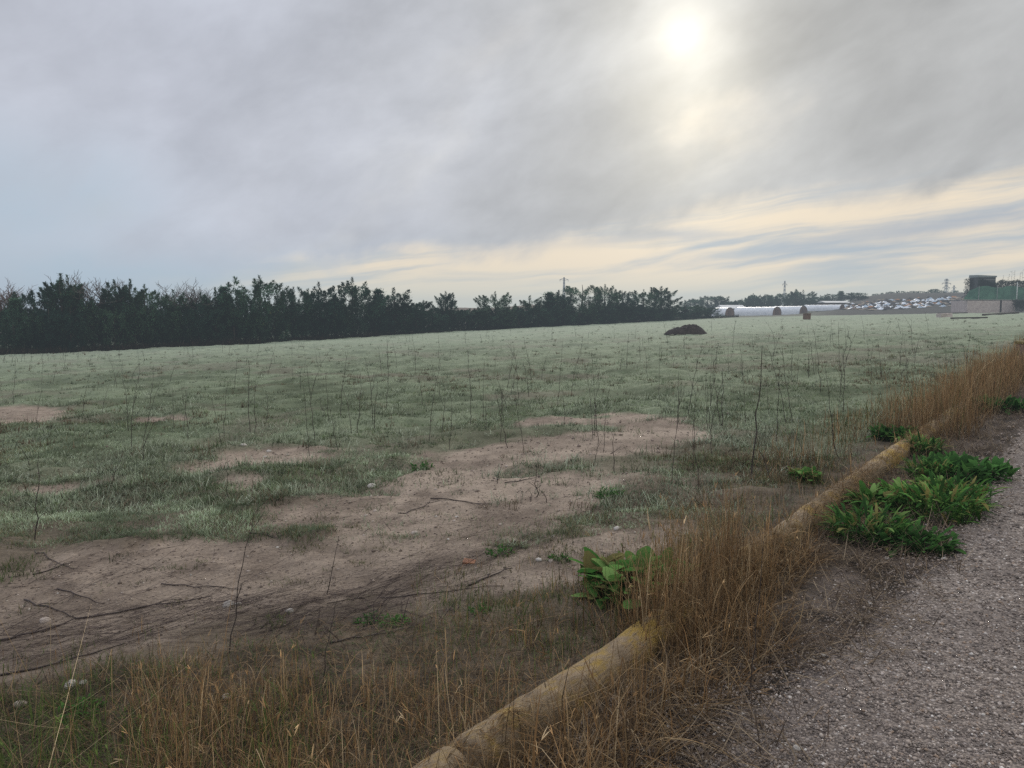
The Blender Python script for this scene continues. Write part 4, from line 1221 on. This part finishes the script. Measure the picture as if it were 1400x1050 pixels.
o = link('soil_heap', np_mesh('soil_heap', np.stack([px_, py_, hz], -1).reshape(-1, 3), [qh], None, False), heap_m)
o.location = (x, y + .9, z)
tag(o, 'small dark heap of dug soil standing in the frosty field', 'soil heap')

# ------------------------------------------------------------------ plastic tunnels
plas_m = speckled('white_plastic', (.50, .53, .57), (.68, .70, .73), 2.2, .45, .35, .05, 5, .4)
brick_m = speckled('reddish_end', (.13, .08, .068), (.21, .14, .12), 4)
hoop_m = speckled('galvanised_hoop', (.25, .26, .28), (.4, .42, .44), 20, .5)
def tunnel(pxl, pxr, ytop, ybase, back, label, endw=16):
    y0 = 178 + back; x0 = float(rays((pxl + pxr) / 2, 425)[0] / rays((pxl + pxr) / 2, 425)[1]) * y0
    z0 = float(base_z(np.array([x0]), np.array([y0]))[0]) - .05
    H = z_at((pxl + pxr) / 2, ytop, y0) - z0
    L = (pxr - pxl) * y0 / F; wd = H * 1.9
    yaw = -.85
    L = (L - wd * .45) / .87
    t = empty('plastic_tunnel', (x0, y0, z0), yaw, label, 'tunnel', 'white plastic tunnels at the far side of the field')
    rnd = random.Random(int(pxl)); n = 13; aa = np.linspace(0, math.pi, n)
    V = []; ns_ = 19
    for i in range(ns_):
        s = -L / 2 + L * i / (ns_ - 1); sag = .02 * math.sin(i * 2.1) + (-.03 if i % 3 else .01)
        for a in aa: V.append((s, -math.cos(a) * wd / 2 * (1 + sag * .2), math.sin(a) ** .75 * (H + sag) + rnd.gauss(0, .012)))
    ii = np.arange(ns_ * n).reshape(ns_, n)
    q_ = np.stack([ii[:-1, :-1], ii[1:, :-1], ii[1:, 1:], ii[:-1, 1:]], -1).reshape(-1, 4)
    link('cover', np_mesh('cover', np.array(V), [q_], None, True), plas_m, t)
    for e in (-1, 1):
        mb = MB(); xs = e * (L / 2 - .06)
        ring = [(xs, -math.cos(a) * wd / 2 * .985, math.sin(a) ** .75 * H * .98) for a in aa]
        mb.add(ring, [tuple(range(n))]); mb.build('end_wall', brick_m, t)
        hp = MB().tube([(e * (L / 2 + .02), -math.cos(a) * wd / 2 * 1.01, math.sin(a) ** .75 * H * 1.01) for a in aa], .035, 5); hp.build('hoop', hoop_m, t)
        dr = MB().box((e * (L / 2 + .0), 0, H * .36), (.05, wd * .34, H * .72)); dr.build('door', speckled('tunnel_door', (.08, .05, .045), (.14, .095, .085), 6), t)
    return t
tunnel(974, 1003, 420.5, 432, 0, 'short white plastic tunnel at the left end of the row')
tunnel(1004, 1066, 419.6, 431, 3, 'long white plastic tunnel second from the left in the row')
tunnel(1056, 1102, 418.4, 429.6, 6, 'white plastic tunnel third from the left, just before the gap')
tunnel(1100, 1152, 416.6, 427.6, 4, 'white plastic tunnel right of the gap, the last of the row')
roof_m = speckled('pale_roof', (.5, .5, .5), (.65, .65, .64), 1.5, .6)
def shed(name, px0, px1, ytop, ydist, h, label, mat, roof):
    xc = float(rays((px0 + px1) / 2, 420)[0] / rays((px0 + px1) / 2, 420)[1]) * ydist
    w = (px1 - px0) * ydist / F; zt = z_at((px0 + px1) / 2, ytop, ydist); zb = zt - h
    zg = float(base_z(np.array([xc]), np.array([ydist]))[0])
    t = empty(name, (xc, ydist, zg - .1), .08, label, name.split('_')[-1])
    hh = zt - zg
    MB().box((0, 0, hh * .36), (w, 5, hh * .72)).build('wall', mat, t)
    mb = MB().add([(-w / 2 - .3, -2.9, hh * .7), (w / 2 + .3, -2.9, hh * .7), (w / 2 + .3, 0, hh + .1), (-w / 2 - .3, 0, hh + .1), (w / 2 + .3, 2.9, hh * .7), (-w / 2 - .3, 2.9, hh * .7)],
                  [(0, 1, 2, 3), (3, 2, 4, 5), (1, 4, 2), (0, 3, 5), (0, 5, 4, 1)]); mb.build('roof', roof, t)
    for k in range(3): MB().box((-w * .3 + w * .3 * k, -2.52, hh * .35), (w * .12, .08, hh * .3)).build('window', heap_m, t)
    return t
SHD = 203
shed('long_greenhouse', 984, 1014, 417.0, SHD, 2.5, 'low pale roofed greenhouse behind the left tunnels', brick_m, roof_m)
shed('pale_greenhouse', 1122, 1156, 411.5, SHD + 6, 3, 'pale roofed greenhouse behind the last tunnel', brick_m, roof_m)

# small block in the field near the tunnels
x, y, z = P(1103, 437.5)
t = empty('concrete_block', (x, y, z), .3, 'small brown upright block in the field below the tunnels', 'block')
MB().box((0, 0, .35), (.62, .55, .76), 0, .02).build('body', speckled('brown_block', (.12, .075, .055), (.2, .13, .10), 6), t)
MB().box((0, 0, .76), (.72, .64, .07), 0, .01).build('cap', speckled('block_cap', (.16, .12, .10), (.25, .2, .17), 6), t)

# ------------------------------------------------------------------ lattice masts on the horizon
steel_m = speckled('steel', (.22, .22, .23), (.32, .32, .33), 3, .5)
def mast(px, ytop, ybase, dist, arms, label, wtop=.6, wb=3.0):
    d = rays(px, 420); x = float(d[0] / d[1]) * dist
    zt = z_at(px, ytop, dist); zb = float(base_z(np.array([x]), np.array([dist]))[0]); H = zt - zb
    t = empty('lattice_mast', (x, dist, zb), .4, label, 'lattice mast', 'lattice masts on the horizon')
    mb = MB(); lev = 9; rr_ = .09
    co = lambda k, i: ((1 if i in (0, 3) else -1) * (wb + (wtop - wb) * (k / lev) ** .8) / 2, (1 if i < 2 else -1) * (wb + (wtop - wb) * (k / lev) ** .8) / 2, H * k / lev)
    for i in range(4):
        mb.tube([co(k, i) for k in range(lev + 1)], rr_ * 1.4, 4)
        for k in range(lev):
            mb.tube([co(k, i), co(k + 1, (i + 1) % 4)], rr_, 4); mb.tube([co(k, (i + 1) % 4), co(k + 1, i)], rr_, 4)
    mb.build('lattice', steel_m, t)
    for zf, L in arms:
        a = MB(); zz = H * zf
        for s in (-1, 1): a.tube([(s * L, 0, zz), (s * .4, .3, zz + .7)], rr_ * 1.2, 4).tube([(s * L, 0, zz), (s * .4, -.3, zz - .3)], rr_ * 1.2, 4).tube([(s * L * .95, 0, zz), (s * L * .95, 0, zz - 1.0)], rr_ * 1.3, 5)
        a.build('crossarm', steel_m, t)
    return t
mast(771, 379, 408, 420, ((.93, 2.6),), 'slim lattice mast rising above the hazy conifers in the middle', .4, 2.0)
mast(1072, 384, 400, 520, ((.9, 2.0),), 'small lattice mast behind the trees over the tunnels', .4, 2.2)
mast(1292.5, 381, 400, 480, ((.95, 2.0), (.82, 4.0), (.66, 3.2)), 'lattice power mast with side arms above the right skyline trees', .6, 3.0)
mast(1303, 390, 400, 620, ((.9, 2.4), (.75, 3.0)), 'lower distant mast right of the armed power mast', .5, 2.4)

# ------------------------------------------------------------------ pale debris on the dark slope
sheet_mat = [speckled('white_sheet', (.45, .50, .57), (.68, .72, .78), 3, .5, .4, .05, 4, .4), speckled('bluish_sheet', (.26, .34, .44), (.42, .50, .58), 3, .5, .4, .05, 4, .4)]
clod_mat = [speckled('dark_scrap', (.03, .028, .03), (.07, .06, .06), 3), speckled('orange_scrap', (.28, .13, .06), (.36, .2, .12), 3), speckled('tan_scrap', (.2, .16, .12), (.3, .25, .2), 3)]
def heap_mesh(seed, flat):
    g = np.random.default_rng(seed); n = 9
    X, Y = np.meshgrid(np.linspace(-1, 1, n), np.linspace(-1, 1, n))
    rr2 = np.sqrt(X ** 2 + Y ** 2)
    Z = flat * np.clip(1.1 - rr2, -.1, 1) ** 1 * (.5 + g.uniform(0, 1, (n, n))) - .05
    X = X + g.normal(0, .07, (n, n)); Y = Y + g.normal(0, .07, (n, n))
    ii = np.arange(n * n).reshape(n, n)
    return np_mesh('crumpled', np.stack([X, Y, Z], -1).reshape(-1, 3), [np.stack([ii[:-1, :-1], ii[:-1, 1:], ii[1:, 1:], ii[1:, :-1]], -1).reshape(-1, 4)], None, True)
HM = [[heap_mesh(k + 7 * j, .6) for k in range(4)] for j in range(5)]
for j, mt in enumerate(sheet_mat + clod_mat):
    for me in HM[j]: me.materials.append(mt)
def slope_pt(px, py):
    d = rays(px, py); tt_ = np.linspace(120, 300, 1500); zz = HC + tt_ * d[2]; gz_ = base_z(tt_ * d[0], tt_ * d[1])
    k_ = np.argmax(zz < gz_); k_ = k_ if zz[k_] < gz_[k_] else 900
    return tt_[k_] * d[0], tt_[k_] * d[1], gz_[k_]
g = np.random.default_rng(915)
cl_pts = [(1213, 420), (1205, 421), (1220, 419), (1232, 420), (1258, 416), (1263, 412), (1272, 414), (1275, 416), (1290, 411), (1278, 410), (1245, 418), (1240, 414), (1165, 419), (1178, 421)]
for i in range(290):
    if i < 48:
        c_ = cl_pts[i % len(cl_pts)]; px, py = c_[0] + g.normal(0, 5), c_[1] + g.normal(0, 1.6)
    else:
        px = g.uniform(1152, 1322); py = np.interp(px, [1150, 1200, 1320], [417, 409, 403]) + g.uniform(1, 15) 
    lo = np.interp(px, [1150, 1200, 1320], [423, 424.5, 419]); py = min(py, lo - g.uniform(0, 2))
    py = max(py, np.interp(px, [1150, 1200, 1320], [418, 407, 402]))
    x, y, z = slope_pt(px, py)
    j = (g.choice([0, 0, 1]) if i < 48 else g.choice([0, 1, 2, 2, 2, 2, 2, 3, 4, 4]))
    me = HM[j][int(g.integers(4))]
    nm = 'plastic_sheet' if j < 2 else 'scrap_heap'
    o = bpy.data.objects.new(nm, me); C.objects.link(o)
    s = g.uniform(.3, .62) * (1.0 if i < 48 else 1.1)
    o.location = (x, y, z + .05); o.scale = (s * 1.5, s, s * g.uniform(.7, 1.2)); o.rotation_euler = (0, 0, g.uniform(0, 6.28))
    lab = ['crumpled white sheet among the pale debris on the dark far slope', 'crumpled bluish sheet among the pale debris on the dark far slope', 'dark scrap lump between the pale sheets on the far slope',
           'orange brown scrap lump on the far slope', 'tan scrap lump on the far slope'][j]
    tag(o, lab, 'sheet' if j < 2 else 'scrap', ['white sheets on the far slope', 'bluish sheets on the far slope', 'dark scrap on the far slope', 'orange scrap on the far slope', 'tan scrap on the far slope'][j])
for k, (px0, px1, yy_) in enumerate([(1196, 1262, 404.5), (1262, 1322, 402.5)]):
    d0 = rays(px0, yy_); d1 = rays(px1, yy_); Y_ = 238
    a = Vector((d0[0] / d0[1] * Y_, Y_, z_at(px0, yy_ + (2 if k == 0 else 0), Y_))); b = Vector((d1[0] / d1[1] * Y_, Y_ + 2, z_at(px1, yy_ - 1, Y_)))
    L = (b - a).length
    o = MB().add([(0, 0, -.25), (L, 0, -.25), (L, 4, .15), (0, 4, .15), (0, 0, -.5), (L, 0, -.5), (L, 4, -.5), (0, 4, -.5)], [(0, 1, 2, 3), (0, 4, 5, 1), (1, 5, 6, 2), (2, 6, 7, 3), (3, 7, 4, 0), (4, 7, 6, 5)]).build('low_tunnel', roof_m)
    o.location = a; o.rotation_euler = ((b - a).to_track_quat('X', 'Z')).to_euler()
    tag(o, ['long pale strip of covered crop on the ridge left above the debris', 'long pale strip of covered crop on the ridge right above the debris'][k], 'crop cover')

# ------------------------------------------------------------------ walled enclosure with green netting at the right
conc_m = speckled('pinkish_concrete', (.40, .33, .31), (.54, .47, .44), 3, .9, .3, .02)
x0, y0, z0 = P(1321, 428.5); 
DW = y0
def wx(px): return float(rays(px, 425)[0] / rays(px, 425)[1]) * DW
zt = z_at(1340, 411, DW)
gz0 = float(base_z(np.array([wx(1350)]), np.array([DW]))[0])
H_w = zt - gz0
xa, xb, xc, xd = wx(1321.5), wx(1366), wx(1369), wx(1388)
t = empty('concrete_wall', ((xa + xd) / 2, DW, gz0), 0, 'low pinkish concrete wall with a dark slit under the green netting', 'wall')
ox = (xa + xd) / 2
MB().box(((xa + xb) / 2 - ox, 0, H_w / 2 - .1), (xb - xa, .25, H_w + .2)).build('wall_panel', conc_m, t)
MB().box(((xc + xd) / 2 - ox, .05, H_w / 2 - .1), (xd - xc, .25, H_w + .2)).build('wall_panel', conc_m, t)
MB().box(((xb + xc) / 2 - ox, .1, H_w / 2 - .1), (xc - xb, .2, H_w + .16)).build('drain_slit', heap_m, t)
MB().box((xa - ox + .12, 2.5, H_w / 2 - .1), (.24, 4.7, H_w + .2)).build('return_wall', conc_m, t)
MB().box(((xa + xd) / 2 - ox - .3, .06, H_w + .13), (xd - xa + 1.0, .4, .07)).build('coping', speckled('coping', (.3, .28, .24), (.42, .4, .36), 4), t)
# netting
m, nt, out = new_mat('green_net'); v = coords(nt)
f1, _ = noise(nt, v, .9, 5, .6); f2, _ = noise(nt, v, 5, 4, .6)
principled(nt, out, mixc(nt, (f1 * .7 + f2 * .3).step(.35, .65), (.035, .11, .075), (.085, .20, .135)), .8, .2, f2, .5, .05)
net_m = m
zt2 = z_at(1340, 392, DW)
zb1 = gz0 + H_w + .17
t = empty('green_netting', (wx(1337), DW + .1, zb1), 0, 'green shade netting stretched on posts over the concrete wall', 'netting')
ox = wx(1337)
xs = np.linspace(wx(1337), wx(1412), 34); zs = np.linspace(0, 1, 9)
g = np.random.default_rng(5)
Xg, Zg = np.meshgrid(xs, zs, indexing='ij')
topz = (zt2 - zb1) + .15 * np.sin((Xg - ox) * 1.4)
Vn = np.stack([Xg - ox, .1 * np.sin((Xg - ox) * 2.2 + Zg * 2) + g.normal(0, .02, Xg.shape), Zg * topz], -1)
ii = np.arange(Xg.size).reshape(Xg.shape)
link('net', np_mesh('net', Vn.reshape(-1, 3), [np.stack([ii[:-1, :-1], ii[1:, :-1], ii[1:, 1:], ii[:-1, 1:]], -1).reshape(-1, 4)], None, True), net_m, t)
# slanting flap at its left end
mb = MB().add([(0, .02, 0), (0, .02, zt2 - zb1), (wx(1322) - ox, 1.2, .05), (wx(1328) - ox, .8, (zt2 - zb1) * .7)], [(0, 2, 3), (0, 3, 1)])
mb.build('net_flap', net_m, t)
for px in (1337, 1362, 1399):
    MB().tube([(wx(px) - ox, -.12, -.2), (wx(px) - ox, -.12, zt2 - zb1 + .15)], .045, 6).build('post', steel_m, t)
# dark hedge bank behind the netting
def leaf_bank(name, px0, px1, ytop, dist, dep, seed, label, cat, n=15000, colr=(.03, .045, .034), zbot=None):
    g = np.random.default_rng(seed)
    f_ = dist / DW
    xa_, xb_ = wx(px0) * f_, wx(px1) * f_
    zg = float(base_z(np.array([xa_]), np.array([dist]))[0]); zb = zg if zbot is None else zbot
    H = z_at((px0 + px1) / 2, ytop, dist) - zg
    X = g.uniform(xa_, xb_, n); Y = dist + g.uniform(0, dep, n); Z = zg + H * np.sqrt(g.uniform(0, 1, n)) * (.88 + .2 * (vnoise(X * 1.1, X * 0, seed)))
    c = np.array(colr) * g.uniform(.5, 1.6, (n, 1))
    V, Fq, K = ribbons(np.stack([X - xa_, Y - dist, Z - zg], -1), g.uniform(.12, .4, n), g.uniform(0, 6.28, n), g.uniform(.1, 1.5, n), .3, g.uniform(.04, .1, n), 2, c, c)
    t = empty(name, (xa_, dist, zg), 0, label, cat)
    link('foliage', np_mesh('foliage', V, [Fq], K), needle_m, t)
    mb = MB()
    for k in range(max(2, int((xb_ - xa_) / 1.2))):
        xx = g.uniform(0, xb_ - xa_); mb.tube([(xx, dep * .5, -.1), (xx + .1, dep * .5, H * .45), (xx - .05, dep * .45, H * .75)], [.06, .045, .02], 5)
    mb.build('stem', bark_m, t)
    return t
leaf_bank('hedge', 1338, 1412, 382.5, DW + .45, .7, 31, 'dark hedge rising behind the green netting', 'hedge')
leaf_bank('bush', 1322.5, 1337, 382.5, DW + 2.6, 1.6, 33, 'dark bush left of the flat-roofed hut behind the netting', 'bush', 2200, (.035, .035, .035))
leaf_bank('bush', 1389, 1412, 411, DW - 2.5, 1.2, 35, 'dark bush in front of the right end of the concrete wall', 'bush', 2600, (.03, .04, .028))
# hut
hx0, hx1 = wx(1336.5) * (DW + 1.2) / DW, wx(1361) * (DW + 1.2) / DW
t = empty('hut', ((hx0 + hx1) / 2, DW + 1.2 + 1.6, gz0), 0, 'dark flat-roofed hut sticking up above the green netting', 'hut')
zh = z_at(1348, 379, DW + 1.2) - gz0; w = hx1 - hx0
MB().box((0, 0, zh / 2), (w, 2.4, zh)).build('wall', speckled('dark_board', (.045, .05, .055), (.085, .09, .09), 4), t)
zr = z_at(1348, 376, DW + 1.2) - gz0
MB().add([(-w / 2 - .1, -1.35, zh), (w / 2 + .1, -1.35, zh), (w / 2 + .1, 1.35, zh), (-w / 2 - .1, 1.35, zh), (-w / 2 - .1, -1.35, zr + .02), (w / 2 + .1, -1.35, zr - .12), (w / 2 - .5, 1.35, zr + .12), (-w / 2 - .05, 1.35, zr + .12)],
         [(0, 3, 2, 1), (4, 5, 6, 7), (0, 1, 5, 4), (1, 2, 6, 5), (2, 3, 7, 6), (3, 0, 4, 7)]).build('roof', speckled('hut_roof', (.16, .19, .19), (.26, .29, .29), 3), t)
MB().box((0, -1.22, zh - .42), (w * .97, .05, .18)).build('fascia', speckled('fascia', (.14, .14, .14), (.22, .22, .21), 5), t)
# pale pole
x, y = wx(1389) * (DW - .6) / DW, DW - .6
zg = float(base_z(np.array([x]), np.array([y]))[0])
o = MB().tube([(0, 0, -.1), (0, 0, z_at(1389, 386, y) - zg)], [.09, .075], 8).build('pole', speckled('pale_pole', (.36, .38, .36), (.5, .52, .5), 5), None, True)
o.location = (x, y, zg); tag(o, 'pale upright pole in front of the green netting at the picture edge', 'pole')
# reeds over the hedge
for i, (px, top) in enumerate([(1366, 381), (1370, 376), (1375, 374), (1381, 370), (1385, 369), (1391, 372), (1394, 368), (1398, 374)]):
    dd = DW + 1.9; f_ = dd / DW; x = wx(px) * f_; zg = float(base_z(np.array([x]), np.array([dd]))[0]); Hs = z_at(px, top, dd) - zg
    mb = MB(); rnd = random.Random(i); lx = rnd.uniform(-.15, .3)
    mb.tube([(0, 0, 0), (lx * .3, 0, Hs * .6), (lx, 0, Hs)], [.02, .016, .01], 5)
    for k in range(5):
        zz = Hs * (.8 + .04 * k); a = rnd.uniform(-.3, .3); mb.tube([(lx * zz / Hs, 0, zz), (lx * zz / Hs + a * .6, .05, zz + .12), (lx * zz / Hs + a, .05, zz + .1)], [.012, .03, .012], 5)
    o = mb.build('reed', grey_bark_m); o.location = (x, dd, zg)
    tag(o, 'thin dry seed-headed stem sticking up above the dark hedge by the pale pole', 'dry stem', 'dry stems above the hedge at the right edge')
# rubble slab and beams before the wall
x, y, z = P(1291, 434); o = MB().box((0, 0, .18), (1.25, .8, .5), .1, .06).build('concrete_slab', conc_m, None, False, .03); o.location = (x, y, z); tag(o, 'low pinkish concrete slab lying before the left end of the wall', 'slab')
for k, (pa, pb, rr_, lb) in enumerate([((1283, 430), (1322, 428.5), .12, 'dark beam lying on the grass left of the concrete wall'), ((1344, 431.5), (1392, 429), .13, 'dark beam lying along the foot of the concrete wall'), ((1300, 436), (1350, 435.5), .1, 'dark beam lying in front of the slab')]):
    a = Vector(P(*pa)); b = Vector(P(*pb)); L = (b - a).length
    o = MB().box((L / 2, 0, rr_ * .8), (L, rr_ * 2, rr_ * 2), 0, .02).build('timber_beam', stick_m, None, False, .02); o.location = a; o.rotation_euler = (b - a).to_track_quat('X', 'Z').to_euler(); tag(o, lb, 'beam')
# block at the kerb's far end
x, y, z = P(1403, 499)
t = empty('gate_pier', (x, y, z), -.66, 'brown block pier with an olive mossy cap at the right picture edge', 'pier')
MB().box((0, 0, .22), (.42, .36, .56), 0, .008).build('body', speckled('pier_brown', (.18, .12, .095), (.28, .2, .165), 7), t, False, .01)
MB().box((0, 0, .535), (.46, .40, .07), 0, .006).build('cap', speckled('pier_moss', (.13, .11, .03), (.2, .16, .07), 9), t, False, .012)

# ------------------------------------------------------------------ render settings
S.render.engine = 'CYCLES'
S.cycles.max_bounces = 5; S.cycles.diffuse_bounces = 3; S.cycles.volume_bounces = 0; S.cycles.transmission_bounces = 3; S.cycles.transparent_max_bounces = 4
S.cycles.use_denoising = False
S.cycles.sample_clamp_indirect = 2.0
S.view_settings.view_transform = 'Standard'; S.view_settings.look = 'None'; S.view_settings.exposure = 0; S.view_settings.gamma = 1
S.render.film_transparent = False
